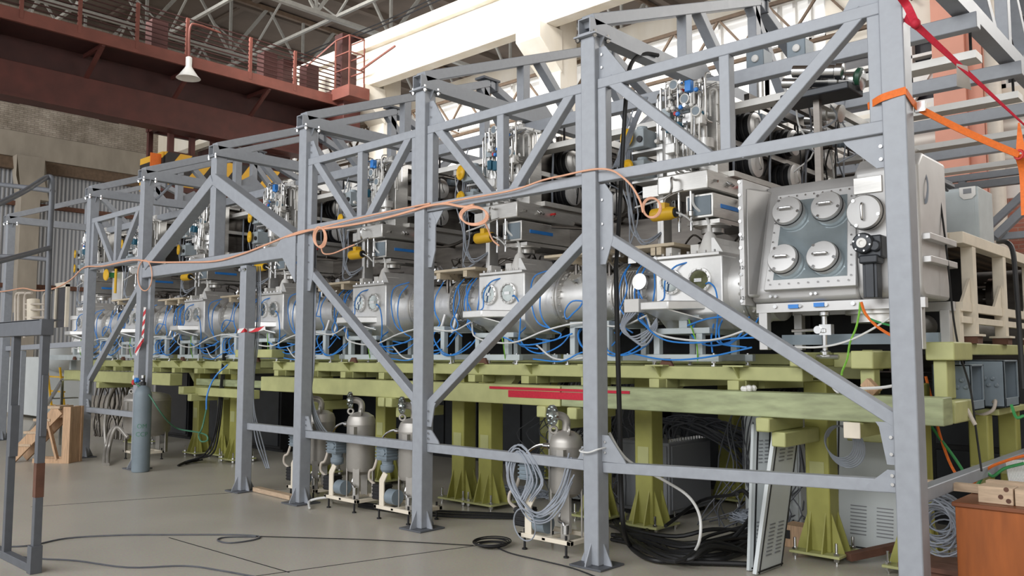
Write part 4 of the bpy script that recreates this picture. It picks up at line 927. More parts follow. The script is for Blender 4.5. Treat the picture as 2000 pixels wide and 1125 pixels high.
# grey stands between the olive beams and the beamline
def low_stand(k, lab):
    X = X0C-PITCH*k; t = thing('support_stand', lab, 'stand', (X-.35, 1.4, 1.505), 'low grey stands under the chambers')
    z = 1.545
    b = MB()
    for y in (1.12, 1.72): b.bar((X-.72, y, z+.03), (X-.02, y, z+.03), .06, .06)
    for xx in (X-.62, X-.12): b.bar((xx, 1.12, z+.03), (xx, 1.72, z+.03), .06, .055)
    b.build('base_frame', 'ltgrey', t, .004)
    for xx in (X-.62, X-.2):
        for y in (1.12, 1.72): MB().bar((xx, y, z+.06), (xx, y, z+.235), .06, .06, (0,1,0)).build('leg', 'ltgrey', t, .004)
    b = MB()
    for y in (1.12, 1.72): b.bar((X-.65, y, z+.26), (X-.1, y, z+.26), .06, .05)
    for xx in (X-.62, X-.2): b.bar((xx, 1.12, z+.26), (xx, 1.72, z+.26), .055, .048)
    b.build('top_frame', 'ltgrey', t, .004)
    MB().bar((X-.4, 1.2, z+.28), (X-.4, 1.2, z+.36), .08, .06, (0,1,0)).build('pedestal', 'ltgrey', t)
    MB().bar((X-.56, 1.2, z+.385), (X-.24, 1.2, z+.385), .07, .05).build('cap_rail', 'ltgrey', t, .004)
    b = MB()
    for xx in (X-.5, X-.3): b.cyl((xx, 1.2, z+.41), (xx, 1.2, z+.47), .02, 10)
    b.each('support_pin', 'steel_light', t)
    for xx in (X-.66, X-.08):
        for y in (1.12, 1.72):
            MB().cyl((xx, y, 1.505), (xx, y, z+.07), .012, 8).cyl((xx, y, 1.505), (xx, y, 1.517), .03, 10).cyl((xx, y, z-.012), (xx, y, z+.0), .022, 6).build('levelling_foot', 'chrome', t)
    MB().prism([(X-.58, 1.06, 1.505), (X-.44, 1.06, 1.505), (X-.48, 1.06, 1.57), (X-.54, 1.06, 1.57)], (0, .03, 0)).build('clamp', 'rust', t)
    return t
def tall_stand(k, lab):
    X = X0C-PITCH*k; t = thing('support_stand', lab, 'stand', (X+.9, 1.4, 1.505), 'tall grey stands under the pipes')
    z = 1.545
    b = MB()
    for y in (1.12, 1.72): b.bar((X+.55, y, z+.03), (X+1.2, y, z+.03), .06, .06)
    b.build('base_frame', 'ltgrey', t, .004)
    for xx in (X+.66, X+1.06):
        for y in (1.12, 1.72): MB().bar((xx, y, z+.06), (xx, y, z+.32), .06, .06, (0,1,0)).build('leg', 'ltgrey', t, .004)
    b = MB()
    for y in (1.12, 1.72): b.bar((X+.63, y, z+.34), (X+1.09, y, z+.34), .06, .06)
    for xx in (X+.66, X+1.06): b.bar((xx, 1.12, z+.34), (xx, 1.72, z+.34), .055, .055)
    b.build('top_frame', 'ltgrey', t, .004)
    for xx in (X+.58, X+1.17):
        for y in (1.12, 1.72): MB().cyl((xx, y, 1.505), (xx, y, z+.07), .012, 8).cyl((xx, y, 1.505), (xx, y, 1.517), .03, 10).build('levelling_foot', 'chrome', t)
    return t
ls = low_stand(0, 'low pale grey stand under the chamber joined to the big window chamber')
for k in range(1, NM+1): dup(ls, (X0C-PITCH*k-.35, 1.4, 1.505), 'low pale grey stand under the chamber %s from the big window chamber' % ORD[k])
ts = tall_stand(1, 'tall pale grey stand under the pipe just left of the tank column')
for k in range(2, NM+1): dup(ts, (X0C-PITCH*k+.9, 1.4, 1.505), 'tall pale grey stand right of the chamber %s from the big window chamber' % ORD[k])
# pale boards lying on the beamline
for k, (a, b_, z) in enumerate(((-2.75, -2.25, 2.56), (-3.75, -2.95, 2.56), (-5.6, -4.72, 2.52), (-7.9, -6.95, 2.5), (-10.2, -9.2, 2.46), (-12.3, -11.4, 2.5), (-14.2, -13.2, 2.58))):
    t = thing('board', 'pale planed board laid above the beamline, %s from the big window chamber' % ORD[k], 'board', (a, 1.3, z), 'boards on the beamline')
    MB().box((a, 1.16, z), (b_, 1.75, z+.028)).build('top', 'plank', t, .003)
    MB().box((a+.25, 1.17, z-.07), (a+.31, 1.7, z)).box((b_-.2, 1.17, z-.07), (b_-.14, 1.7, z)).each('batten', 'plank', t)
    MB().cyl((a+.3, 1.3, 2.3), (a+.3, 1.3, z-.07), .02, 8).cyl((b_-.17, 1.4, 2.3), (b_-.17, 1.4, z-.07), .02, 8).each('prop', 'steel_dark', t)
# ---------------------------------------------------------------- dark rails between the two levels
def longbar(y, z, w, h, lab, m='steel_dark', x0=-15, x1=-1.6):
    return tag(MB().bar((x0, y, z), (x1, y, z), w, h).build('long_rail', m, None, .006), lab, 'rail', 'dark rails behind the beamline')
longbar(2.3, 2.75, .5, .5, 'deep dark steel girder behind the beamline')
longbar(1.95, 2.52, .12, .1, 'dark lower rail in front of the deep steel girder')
longbar(2.5, 2.05, .08, 1.1, 'dark screen standing in for shade behind the beamline', 'iron')  # deepened and darkened to stand in for shade under the chambers
longbar(2.5, 2.0, .08, .8, 'added dark screen standing in for shade behind the big window chamber', 'iron', -1.58, -.25)  # added sheet giving the blackness beneath the window chamber
ck = MB()
for k in range(190):
    x = -14.8+.07*k; ck.box((x, 1.84, 2.57), (x+.05, 1.92, 2.63))
tag(ck.build('cable_chain', 'iron'), 'dark link cable chain along the rail behind the beamline', 'cable chain')
pc = MB()
for k in range(90):
    x = -14.5+12.6*random.random(); y = 1.7+.25*random.random(); z = 2.5+.2*random.random()
    pc.tube([(x, y, z), (x+.15*random.random(), y-.05, z+.12*random.random()), (x+.3*random.random(), y, z+.1*random.random()), (x+.5*random.random(), y+.1, z+.05)], .009, 6, 4)
tag(pc.build('small_pipes', 'steel_dark'), 'tangle of small dark pipes between the beamline and the upper modules', 'pipes', kind='stuff')
# ================================================================ UPPER PROCESS MODULES
def module(k, lab):
    R_ = random.Random(11+k); X = X0C-PITCH*k
    t = thing('process_module', lab, 'process module', (X-.4, 1.3, 3.0), 'upper process modules')
    MB().box((X-.66, 1.2, 3.03), (X-.15, 4.6, 3.2)).build('pan', 'steel', t, .012)
    MB().box((X-.64, 1.45, 3.2), (X-.38, 4.6, 4.0)).build('housing', 'steel_dark', t, .008)
    MB().box((X-.36, 1.42, 3.2), (X-.17, 1.62, 4.02)).build('valve_column', 'steel', t, .006)
    MB().box((X-.66, 1.36, 3.22), (X-.4, 1.44, 3.82)).build('front_plate', 'steel', t, .004)
    MB().cyl((X-.6, 1.33, 3.3), (X-.6, 1.33, 3.72), .07, 20).build('vessel', 'steel_light', t)
    MB().cyl((X-.26, 1.34, 3.42), (X-.26, 1.34, 3.5), .09, 22).cyl((X-.26, 1.34, 3.36), (X-.26, 1.34, 3.42), .065, 18).cyl((X-.26, 1.34, 3.5), (X-.26, 1.34, 3.62), .03, 12).build('pump_head', 'steel_light', t)
    # pipework
    for q in range(26):
        x = X-.64+.5*R_.random(); y = 1.18+.2*R_.random(); z0 = 3.25+.45*R_.random(); z1 = min(4.02, z0+.25+.35*R_.random())
        MB().tube([(x, y+.1, z0-.02), (x, y, z0), (x, y, (z0+z1)/2), (x, y, z1), (x+R_.uniform(-.05,.05), y+.08, z1+.03)], R_.choice((.009, .012, .016)), 8, 4).build('process_pipe', R_.choice(('chrome', 'steel', 'chrome', 'white')), t)
    for q in range(16):
        x = X-.78+.66*R_.random(); y = 1.2+.3*R_.random(); z0 = 3.55+.25*R_.random(); z1 = 3.88+.17*R_.random(); w = R_.uniform(.03, .09)
        MB().tube([(x, y, z0), (x, y, z1-.03), (x+w*.3, y, z1), (x+w*.7, y, z1), (x+w, y+.01, z1-.03), (x+w, y+.01, z0+.1)], .01, 7, 4).build('bent_tube', R_.choice(('white', 'chrome', 'white', 'steel')), t)
    for q in range(2): MB().cyl((X-.3-.2*q, 1.35, 4.0+.03*q), (X-.3-.2*q, 3.6, 4.0+.03*q), .025, 12).build('long_pipe', 'white', t)
    for q in range(5):
        x = X-.6+.42*R_.random(); z = 3.3+.5*R_.random(); MB().box((x-.05, 1.2, z-.04), (x+.05, 1.28, z+.05)).build('terminal_box', R_.choice(('white', 'steel_light', 'gear')), t, .006)
    for q in range(6):
        y = 1.2+.2*R_.random(); z = 3.3+.65*R_.random(); x = X-.62+.3*R_.random()
        MB().tube([(x, y, z), (x+.1, y, z+R_.uniform(-.02,.02)), (x+.25, y+.02, z+R_.uniform(-.06,.06))], .012, 8, 4).build('process_pipe', 'chrome', t)
    for q in range(24):
        x = X-.63+.46*R_.random(); y = 1.16+.14*R_.random(); z = 3.5+.5*R_.random()
        v = MB().cyl((x-.025, y, z), (x+.025, y, z), .017, 10).cyl((x, y, z), (x, y-.045, z), .011, 8)
        vb = v.build('valve', 'chrome', t)
        MB().lathe((x, y-.045, z), (0,-1,0), [(.02, 0), (.022, .01), (.016, .024)], 12).build('knob', R_.choice(('blue', 'white', 'white', 'teal', 'white', 'iron', 'chrome', 'redp')), vb)
    for x, z, m in ((X-.5, 3.62, 'teal'), (X-.42, 3.6, 'teal'), (X-.3, 3.95, 'blue')): MB().box((x-.03, 1.14, z-.05), (x+.03, 1.2, z+.05)).build('solenoid', m, t, .006)
    for x, z in ((X-.24, 3.72), (X-.46, 4.0), (X-.35, 3.85)):
        g = MB().lathe((x, 1.2, z), (0,-1,0), [(.045, 0), (.048, .03), (.04, .034), (.038, .028)], 20).build('gauge', 'white', t)
        MB().lathe((x, 1.172, z), (0,-1,0), [(.036, 0), (.036, .003)], 18).build('dial', 'boxgrey', g)
    # ports on the right-hand side of the housing
    for y in (2.2, 3.05, 3.95):
        for z in (3.42, 3.78):
            p = MB().cyl((X-.4, y, z), (X-.2, y, z), .13, 26).build('port', 'iron', t)
            c = MB()
            for q in range(2): c.lathe((X-.36+.07*q, y, z), (1,0,0), [(.15, 0), (.158, .008), (.158, .03), (.15, .038)], 28)
            c.build('clamp_ring', 'black', p)
            MB().lathe((X-.2, y, z), (1,0,0), [(.132, -.01), (.132, .018), (.12, .022), (.01, .024)], 28).build('cover', 'steel_light', p)
            MB().tube([(X-.172, y-.02, z+.07), (X-.15, y-.02, z+.06), (X-.15, y-.01, z), (X-.15, y+.02, z-.05), (X-.172, y+.02, z-.06)], .007, 6, 3).build('handle', 'chrome', p)
    for z, dx in ((3.22, -.14), (3.6, -.32), (4.0, -.3)): MB().bar((X+dx, 1.6, z), (X+dx, 4.7, z), .06, .05).build('side_rail', 'steel', t)
    for y in (1.9, 2.65, 3.5): MB().tube([(X-.34, y, 4.0), (X-.3, y, 4.03), (X-.26, y+.02, 3.9), (X-.3, y+.05, 3.3), (X-.25, y+.1, 3.22)], .012, 6, 4).build('drop_cable', 'cable', t)
    for y in (2.4, 3.3): MB().box((X-.3, y, 3.86), (X-.22, y+.09, 3.96)).cyl((X-.28, y+.04, 3.96), (X-.28, y+.04, 4.08), .02, 8).build('actuator_box', 'boxgrey', t, .006)
    # head works along the top
    for y, r in ((1.5, .06), (1.85, .05), (2.5, .055)): MB().cyl((X-.6, y, 4.02), (X-.35, y, 4.06), r, 16).lathe((X-.35, y, 4.06), (1,0,.15), [(r*.9, 0), (r*.9, .03), (r*.6, .05)], 16).build('head_motor', 'white', t)
    for y in (1.3, 1.42): MB().tube([(X-.66, y, 3.98), (X-.4, y, 4.0), (X-.2, y+.02, 4.0), (X-.05, y+.05, 3.96)], .016, 8, 3).build('header_pipe', 'white', t)
    sv = MB().box((X+.3, 3.7, 2.6), (X+.95, 4.6, 3.75)).build('side_vessel', 'steel_dark', t, .02)
    for q in range(4): MB().bar((X+.29, 3.72+.25*q, 2.7), (X+.29, 3.72+.25*q, 3.72), .04, .03, (0,1,0)).build('stiffener', 'steel_dark', sv)
    for q in range(3): MB().bar((X-.05+.3*q, 1.75, 3.93-.06*q), (X-.05+.3*q, 4.7, 3.93-.06*q), .05, .07).build('top_rail', R_.choice(('steel', 'steel_dark')), t)
    for q in range(9):
        x = X-.1+.75*R_.random(); y = 1.9+1.9*R_.random(); z = 3.7+.22*R_.random(); r = .035+.045*R_.random()
        MB().lathe((x-.12, y, z), (1, R_.uniform(-.2,.2), R_.uniform(-.3,.1)), [(r*.6, 0), (r, .01), (r, .09), (r*.75, .1), (r*.75, .17), (r*1.15, .18), (r*1.15, .21), (r*.4, .22)], 16).build('drive_head', R_.choice(('chrome', 'steel', 'iron', 'steel_dark', 'boxgrey')), t)
    for q in range(16):
        x = X-.1+.85*R_.random(); y = 1.7+1.9*R_.random(); z = 3.85+.1*R_.random(); zz = 3.0+.5*R_.random()
        MB().tube([(x, y, z), (x+R_.uniform(-.08,.08), y+R_.uniform(-.1,.1), (z+zz)/2), (x+R_.uniform(-.15,.15), y+R_.uniform(-.2,.2), zz), (x-.3*R_.random(), y+.3*R_.random(), zz-.12)], .008, 6, 4).build('drop_cable', R_.choice(('cable', 'cable_dk', 'black', 'wcable')), t)
    for q in range(2): MB().tube([(X-.1+.3*q, 1.7, 2.98), (X+.3, 1.9+.3*q, 2.95), (X+.8, 1.8, 3.02), (X+1.1, 1.6, 3.0)], .02, 8, 4).build('cross_pipe', 'steel_dark', t)
    # electronics drawer under the pan, with its blue strip
    e = MB().box((X-.4, 1.25, 2.79), (X-.13, 2.3, 3.0)).build('electronics_box', 'steel', t, .006)
    MB().box((X-.131, 1.38, 2.88), (X-.124, 1.75, 2.915)).build('blue_strip', 'blue', e); MB().box((X-.38, 1.243, 2.81), (X-.15, 1.25, 2.98)).build('front_panel', 'boxgrey', e, .003)
    MB().box((X-.42, 1.3, 2.74), (X-.1, 2.2, 2.775)).build('drawer_shelf', 'steel', e)
    MB().lathe((X-.25, 1.45, 2.74), (0,0,-1), [(.16, 0), (.16, .012), (.1, .03), (.1, .07)], 28).build('turntable', 'steel', t)
    for x in (X-.45, X-.33): MB().cyl((x, 1.22, 2.68), (x, 1.22, 3.03), .014, 10).lathe((x, 1.22, 2.8), (0,0,1), [(.014, 0), (.03, .01), (.03, .05), (.014, .06)], 12).build('hanger_rod', 'chrome', t)
    MB().tube([(X-.48, 1.19, 3.15), (X-.46, 1.12, 3.15), (X-.46, 1.12, 3.06), (X-.5, 1.16, 3.03)], .012, 6, 4).build('pan_handle', 'chrome', t)
    MB().tube([(X-.12, 2.1, 2.95), (X-.06, 2.1, 2.95), (X-.05, 2.08, 2.7), (X-.1, 2.0, 2.6)], .009, 6, 4).build('signal_cable', 'cable', t)
    e = MB()
    for q in range(6): y = 1.3+.5*R_.random(); e.cyl((X-.15, y, 3.1+.04*R_.random()), (X-.11, y, 3.1), .012, 8)
    e.each('pan_fitting', 'chrome', t); MB().cyl((X-.15, 1.75, 3.12), (X-.09, 1.75, 3.12), .014, 8).build('red_cap', 'redp', t)
    # gear boxes with yellow hand wheels on a bracket to the left
    MB().box((X-.78, 1.38, 2.5), (X-.72, 1.46, 3.95)).box((X-.74, 1.36, 2.5), (X-.7, 1.5, 3.95)).build('bracket_column', 'steel_light', t, .004)
    MB().box((X-1.0, 1.3, 3.48), (X-.64, 1.5, 3.5)).box((X-1.0, 1.3, 3.2), (X-.64, 1.5, 3.22)).each('bracket_shelf', 'steel_light', t)
    for z in (3.6, 3.31):
        g = MB().box((X-.96, 1.2, z-.09), (X-.8, 1.42, z+.08)).cyl((X-.88, 1.3, z+.08), (X-.88, 1.3, z+.12), .05, 14).cyl((X-1.06, 1.3, z-.04), (X-.96, 1.3, z-.04), .03, 12)
        g = g.build('gearbox', 'gear', t, .012)
        MB().lathe((X-.96, 1.19, z+.01), (-.25,-1,0), [(.02, 0), (.075, .008), (.085, .02), (.08, .032), (.06, .02), (.03, .03), (.022, .04)], 24).build('handwheel', 'yellow', g)
        MB().cyl((X-.84, 1.2, z-.02), (X-.84, 1.185, z-.02), .03, 14).build('sight_glass', 'iron', g)
    for q in range(6): MB().tube([(X-.98-.03*q, 1.3+.04*q, 3.9-.05*q), (X-1.05-R_.uniform(0,.12), 1.25+.05*q, 3.4), (X-1.0+R_.uniform(-.1,.1), 1.25, 2.9+R_.uniform(-.1,.1)), (X-.95+R_.uniform(-.1,.15), 1.25, 2.65-R_.uniform(0,.1)), (X-.7, 1.4, 2.75)], .007, 6, 5).build('loop_cable', 'cable', t)
    MB().box((X-.9, 1.32, 3.05), (X-.66, 1.6, 3.16)).build('side_bracket', 'steel', t, .004)
    MB().tube([(X-.9, 1.2, 2.95), (X-.6, 1.15, 2.98), (X-.5, 1.18, 3.02)], .009, 6, 4).build('air_line', 'wcable', t)
    return t
m0 = module(0, 'upper module of pipes and valves, next to the big window chamber')
for k in range(1, NM+1):
    dup(m0, (X0C-PITCH*k-.4, 1.3, 3.0), 'upper module of pipes and valves, %s from the big window chamber' % ORD[k])
for o in [c for c in m0.children if c.name.startswith('side_vessel')]:
    for c in list(o.children): bpy.data.objects.remove(c)
    bpy.data.objects.remove(o)
def hoist(k, lab):
    X = X0C-PITCH*k; x = X-.54; t = thing('chain_hoist', lab, 'hoist', (x, 1.12, 2.85), 'yellow hoists')
    MB().lathe((x-.13, 1.12, 2.84), (1,0,0), [(.045, 0), (.056, .012), (.058, .03), (.058, .2), (.05, .22), (.05, .24)], 20).box((x-.03, 1.08, 2.88), (x+.03, 1.16, 2.935)).build('body', 'yellow', t)
    MB().lathe((x+.11, 1.12, 2.84), (1,0,0), [(.042, 0), (.04, .012)], 16).build('end_cover', 'iron', t)
    MB().tube([(x, 1.12, 2.93), (x+.02, 1.12, 2.98), (x+.1, 1.15, 3.02), (x+.16, 1.18, 3.04)], .008, 6, 4).build('hanger', 'chrome', t)
    MB().tube([(x+.12, 1.12, 2.84), (x+.2, 1.14, 2.8), (x+.26, 1.16, 2.74)], .008, 6, 4).build('lead', 'wcable', t)
    return t
h0 = hoist(0, 'yellow hoist body hanging above the chamber joined to the big window chamber')
for k in range(1, 5): dup(h0, (X0C-PITCH*k-.54, 1.12, 2.85), 'yellow hoist hanging under the upper module %s from the big window chamber' % ORD[k])
bpx = []
# second row of vessels behind, seen between the modules
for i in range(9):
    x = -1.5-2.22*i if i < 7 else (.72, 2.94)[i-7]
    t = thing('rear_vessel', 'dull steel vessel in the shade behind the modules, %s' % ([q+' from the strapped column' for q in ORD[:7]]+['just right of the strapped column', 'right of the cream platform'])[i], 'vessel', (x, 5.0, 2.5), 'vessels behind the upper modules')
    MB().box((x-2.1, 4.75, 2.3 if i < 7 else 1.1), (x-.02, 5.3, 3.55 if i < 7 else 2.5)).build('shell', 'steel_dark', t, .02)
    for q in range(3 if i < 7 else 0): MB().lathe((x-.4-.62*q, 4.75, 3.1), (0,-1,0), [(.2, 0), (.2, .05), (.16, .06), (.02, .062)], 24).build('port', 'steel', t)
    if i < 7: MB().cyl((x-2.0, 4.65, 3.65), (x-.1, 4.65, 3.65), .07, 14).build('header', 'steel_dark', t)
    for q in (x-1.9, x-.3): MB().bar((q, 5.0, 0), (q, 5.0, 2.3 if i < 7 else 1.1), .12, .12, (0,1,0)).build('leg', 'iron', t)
# pump heads poking out beyond the nearest module at upper right
t = thing('drive_unit', 'shiny steel drive cylinders on a black bracket behind the strapped column', 'drive', (-1.1, 1.45, 2.98))
c = P(1655, 150, y=1.45)
for dx, dy, dz, r in ((-.12, -.1, .06, .07), (-.02, .05, .0, .085), (-.3, .1, .05, .06)):
    MB().lathe((c.x-.28+dx, 1.45+dy, c.z+.05+dz), (1,.1,-.2), [(r*.7, 0), (r*.7, .14), (r, .15), (r, .22), (r*.8, .23), (r*.8, .34), (r*.95, .35), (r*.95, .4), (r*.5, .41)], 24).build('cylinder', 'chrome', t)
MB().lathe((c.x+.04, 1.5, c.z-.0), (1,.1,-.2), [(.05, 0), (.075, .02), (.075, .05), (.04, .06)], 20).build('green_collar', 'green_dark', t)
MB().box((c.x-.5, 1.3, c.z-.14), (c.x+.06, 1.62, c.z-.08)).build('bracket', 'motor', t, .01)
MB().bar((c.x-.25, 1.45, 2.97), (c.x-.25, 1.45, c.z-.14), .05, .05, (0,1,0)).build('post', 'steel_dark', t)
for px, py in ((1485, 120), (1565, 100)):
    q = P(px, py, y=2.3)
    t = thing('drive_box', 'grey square drive box with a round boss above the nearest module, %s' % ('left one' if px < 1500 else 'right one'), 'drive box', tuple(q))
    MB().box((q.x-.1, 2.2, q.z-.08), (q.x+.08, 2.4, q.z+.09)).build('box', 'boxgrey', t, .01)
    MB().lathe((q.x-.0, 2.2, q.z), (0,-1,0), [(.035, 0), (.035, .02), (.02, .03)], 16).build('boss', 'white', t); MB().cyl((q.x, 2.3, q.z+.09), (q.x, 2.3, 4.06), .04, 10).each('hanger', 'steel', t)
# ================================================================ BIG WINDOW CHAMBER
t = thing('window_chamber', 'big bead-blasted steel glovebox chamber with four round ports on a slanted window', 'chamber', (-.8, 1.2, 1.93))
CXL, CXR = -1.43, -.16
MB().prism([(CXL, .97, 2.02), (CXL, .95, 2.1), (CXL, 1.22, 2.9), (CXL, 1.3, 2.98), (CXL, 1.75, 2.98), (CXL, 1.75, 2.0), (CXL, 1.02, 2.0)], (.83, 0, 0)).build('body', 'steel_mat', t, .02)
MB().prism([(-.6, .98, 2.02), (-.6, .95, 2.07), (-.6, .95, 2.93), (-.6, 1.06, 3.03), (-.6, 1.6, 3.03), (-.6, 1.6, 2.0), (-.6, 1.02, 2.0)], (CXR+.6, 0, 0)).build('side_body', 'steel_mat', t, .025)
MB().box((-1.475, .86, 1.985), (CXL, 1.85, 2.985)).build('end_flange', 'steel_mat', t, .006)
b = MB()
for z in [2.02+.105*q for q in range(10)]: b.cyl((-1.46, .853, z), (-1.46, .87, z), .014, 6)
b.each('flange_bolt', 'chrome', t)
MB().prism([(CXL, .88, 2.05), (CXL+.075, .9, 2.05), (CXL+.06, 1.2, 2.93), (CXL, .9, 2.93)], (0, .3, 0)).build('corner_web', 'steel_mat', t, .02)
# slanted window frame
O = Vector((-1.27, .925, 2.105)); UX = Vector((1, 0, 0)); UZ = (Vector((-1.27, 1.165, 2.86))-O); HZ = UZ.length; UZ.normalize(); NW = UX.cross(UZ).normalized()
def wp(a, h, d=0): return O+UX*a+UZ*h+NW*d
WB, WT = .665, .59
outer = [wp(-.02, -.02, .0), wp(WB+.02, -.02, .0), wp(WT+.03, HZ, .0), wp(.0, HZ, .0)]
MB().prism(outer, NW*.035).build('window_frame', 'steel_mat', t, .006)
pn = MB().prism([wp(.05, .06, .033), wp(WB-.05, .06, .033), wp(WT-.03, HZ-.07, .033), wp(.06, HZ-.07, .033)], NW*.008).build('window_pane', 'glass', t)
b = MB()
for q in range(9):
    b.cyl(wp(.03+.075*q, .022, .03), wp(.03+.075*q, .022, .044), .008, 6).cyl(wp(.03+.068*q, HZ-.03, .03), wp(.03+.068*q, HZ-.03, .044), .008, 6)
    b.cyl(wp(.012, .06+.08*q, .03), wp(.012, .06+.08*q, .044), .008, 6).cyl(wp(WB-.02-.05*q/8, .06+.08*q, .03), wp(WB-.02-.05*q/8, .06+.08*q, .044), .008, 6)
b.build('frame_bolt', 'chrome', t)
def portlid(c, n, up, r, lab=None, hang=0):
    c = Vector(c); n = Vector(n).normalized()
    p = MB().lathe(c, n, [(r*.93, 0), (r, .004), (r, .05), (r*.985, .055), (r*.985, .065), (r*1.0, .068), (r*1.0, .085), (r*.93, .098), (r*.5, .104), (.01, .105)], 36).build('port_lid', 'steel_mat', t)
    u = Vector(up); u = (u-n*u.dot(n)).normalized(); s = n.cross(u)
    hd = s if hang == 0 else u
    MB().tube([c+n*.1-hd*r*.45, c+n*.13-hd*r*.42, c+n*.135, c+n*.13+hd*r*.42, c+n*.1+hd*r*.45], .009, 8, 4).build('handle', 'chrome', p)
    b = MB().ring(c+n*.062, n, r*.99, .006, 36, 6); b.build('seal_ring', 'iron', p)
    b = MB()
    for an in (.9, 3.4, 5.2): q = c+n*.09+(s*math.cos(an)+u*math.sin(an))*r*.86; b.cyl(q, q+n*.018, .012, 8)
    b.each('latch', 'chrome', p)
for px, py in ((1555, 422), (1632, 413), (1547, 515), (1624, 510)):
    d = FW + RT*((px-1000)/FPX) - UP*((py-562.5)/FPX); c = CAM_C+d*((O-CAM_C).dot(NW)/d.dot(NW)); c = c+NW*.03-UX*.028
    portlid(c, NW, (0,0,1), .118)
portlid((-.505, .95, 2.615), (0,-1,0), (0,0,1), .125, hang=1)
MB().box((-.6, .936, 2.76), (-.4, .95, 2.88)).build('name_plate', 'steel', t, .003)
g = MB().box((-.55, .83, 2.28), (-.38, .95, 2.44)).box((-.53, .8, 2.24), (-.4, .93, 2.3)).lathe((-.5, .83, 2.385), (0,-1,0), [(.07, 0), (.075, .01), (.075, .035), (.06, .04)], 24).cyl((-.42, .83, 2.36), (-.42, .8, 2.36), .04, 16).build('gear_motor', 'motor', t, .012)
MB().lathe((-.5, .79, 2.385), (0,-1,0), [(.035, 0), (.035, .012), (.018, .013), (.016, .004)], 20).build('shaft_ring', 'white', g)
b = MB().bolts((-.5, .79, 2.385), (0,-1,0), .058, 6, .007, .008); b.build('bolt', 'chrome', g)
MB().box((-.52, .84, 2.0), (-.42, .93, 2.26)).box((-.5, .83, 2.0), (-.44, .84, 2.26)).build('motor_stem', 'motor', g, .004)
for z in (2.4, 2.24): MB().box((-.62, 1.0, z), (CXR+.05, 1.63, z+.045)).build('side_rib', 'steel_mat', t, .004)
b = MB()
for px, py in ((1506, 579), (1516, 579), (1585, 574), (1594, 573)): q = P(px, py, y=.95); b.cyl((q.x, .96, q.z), (q.x, .935, q.z), .012, 6)
b.each('boss', 'chrome', t)
# base: channel frame, legs and pump line
MB().box((CXL+.02, 1.0, 1.93), (CXR, 1.06, 2.0)).box((CXL+.02, 1.66, 1.93), (CXR, 1.72, 2.0)).each('base_channel', 'steel_mat', t)
for x in (CXL+.07, CXR-.06):
    for y in (1.04, 1.68): MB().bar((x, y, 1.64), (x, y, 1.94), .07, .07, (0,1,0)).build('leg', 'steel_mat', t, .004)
b = MB()
for q in range(4): xx = -1.25+.2*q; b.cyl((xx, .985, 1.975), (xx, 1.0, 1.975), .016, 8)
b.each('foot_bolt', 'chrome', t)
MB().box((-1.14, .98, 1.955), (-1.06, 1.0, 1.985)).box((-.94, .98, 1.96), (-.86, 1.0, 1.99)).each('blue_clip', 'blue', t)
q = P(1612, 690, y=1.1)
pl = MB().cyl((q.x, 1.1, 1.6), (q.x, 1.1, 1.95), .022, 14)
for z in (1.6, 1.77, 1.9): pl.lathe((q.x, 1.1, z), (0,0,1), [(.022, -.01), (.04, 0), (.04, .025), (.022, .035)], 18)
pl = pl.build('pump_line', 'chrome', t)
MB().box((q.x-.03, 1.07, 1.75), (q.x+.06, 1.13, 1.83)).cyl((q.x-.04, 1.06, 1.79), (q.x-.04, 1.1, 1.79), .03, 12).cyl((q.x-.04, 1.08, 1.79), (q.x-.24, 1.06, 1.785), .012, 8).cyl((q.x-.12, 1.1, 1.585), (q.x+.1, 1.1, 1.585), .018, 8).build('line_valve', 'chrome', pl)
MB().bar((CXL+.1, 1.3, 1.72), (CXR, 1.3, 1.72), .06, .08).build('cross_rail', 'boxgrey', t)
MB().lathe((-.55, 1.3, 1.84), (0,0,1), [(.22, 0), (.22, .06), (.26, .062), (.26, .09)], 26).build('bottom_port', 'steel', t)
# chalked numbers on the end flange
def text(body, loc, size, m, rot, parent=None, name='lettering'):
    cu = bpy.data.curves.new(name, 'FONT'); cu.body = body; cu.size = size; cu.extrude = .0006; cu.align_x = 'CENTER'
    tmp = bpy.data.objects.new(name, cu); COL.objects.link(tmp); dg = bpy.context.evaluated_depsgraph_get()
    me = bpy.data.meshes.new_from_object(tmp.evaluated_get(dg)); bpy.data.objects.remove(tmp)
    me.materials.clear(); me.materials.append(M[m]); o = bpy.data.objects.new(name, me); COL.objects.link(o)
    off = Vector(parent['o_']) if parent is not None else Vector(); o.location = Vector(loc)-off; o.rotation_euler = rot
    if parent is not None: o.parent = parent
    return o
for z in (2.03, 2.27, 2.5): text('12/', (-1.452, .858, z), .04, 'black', (PI/2, 0, 0), t)
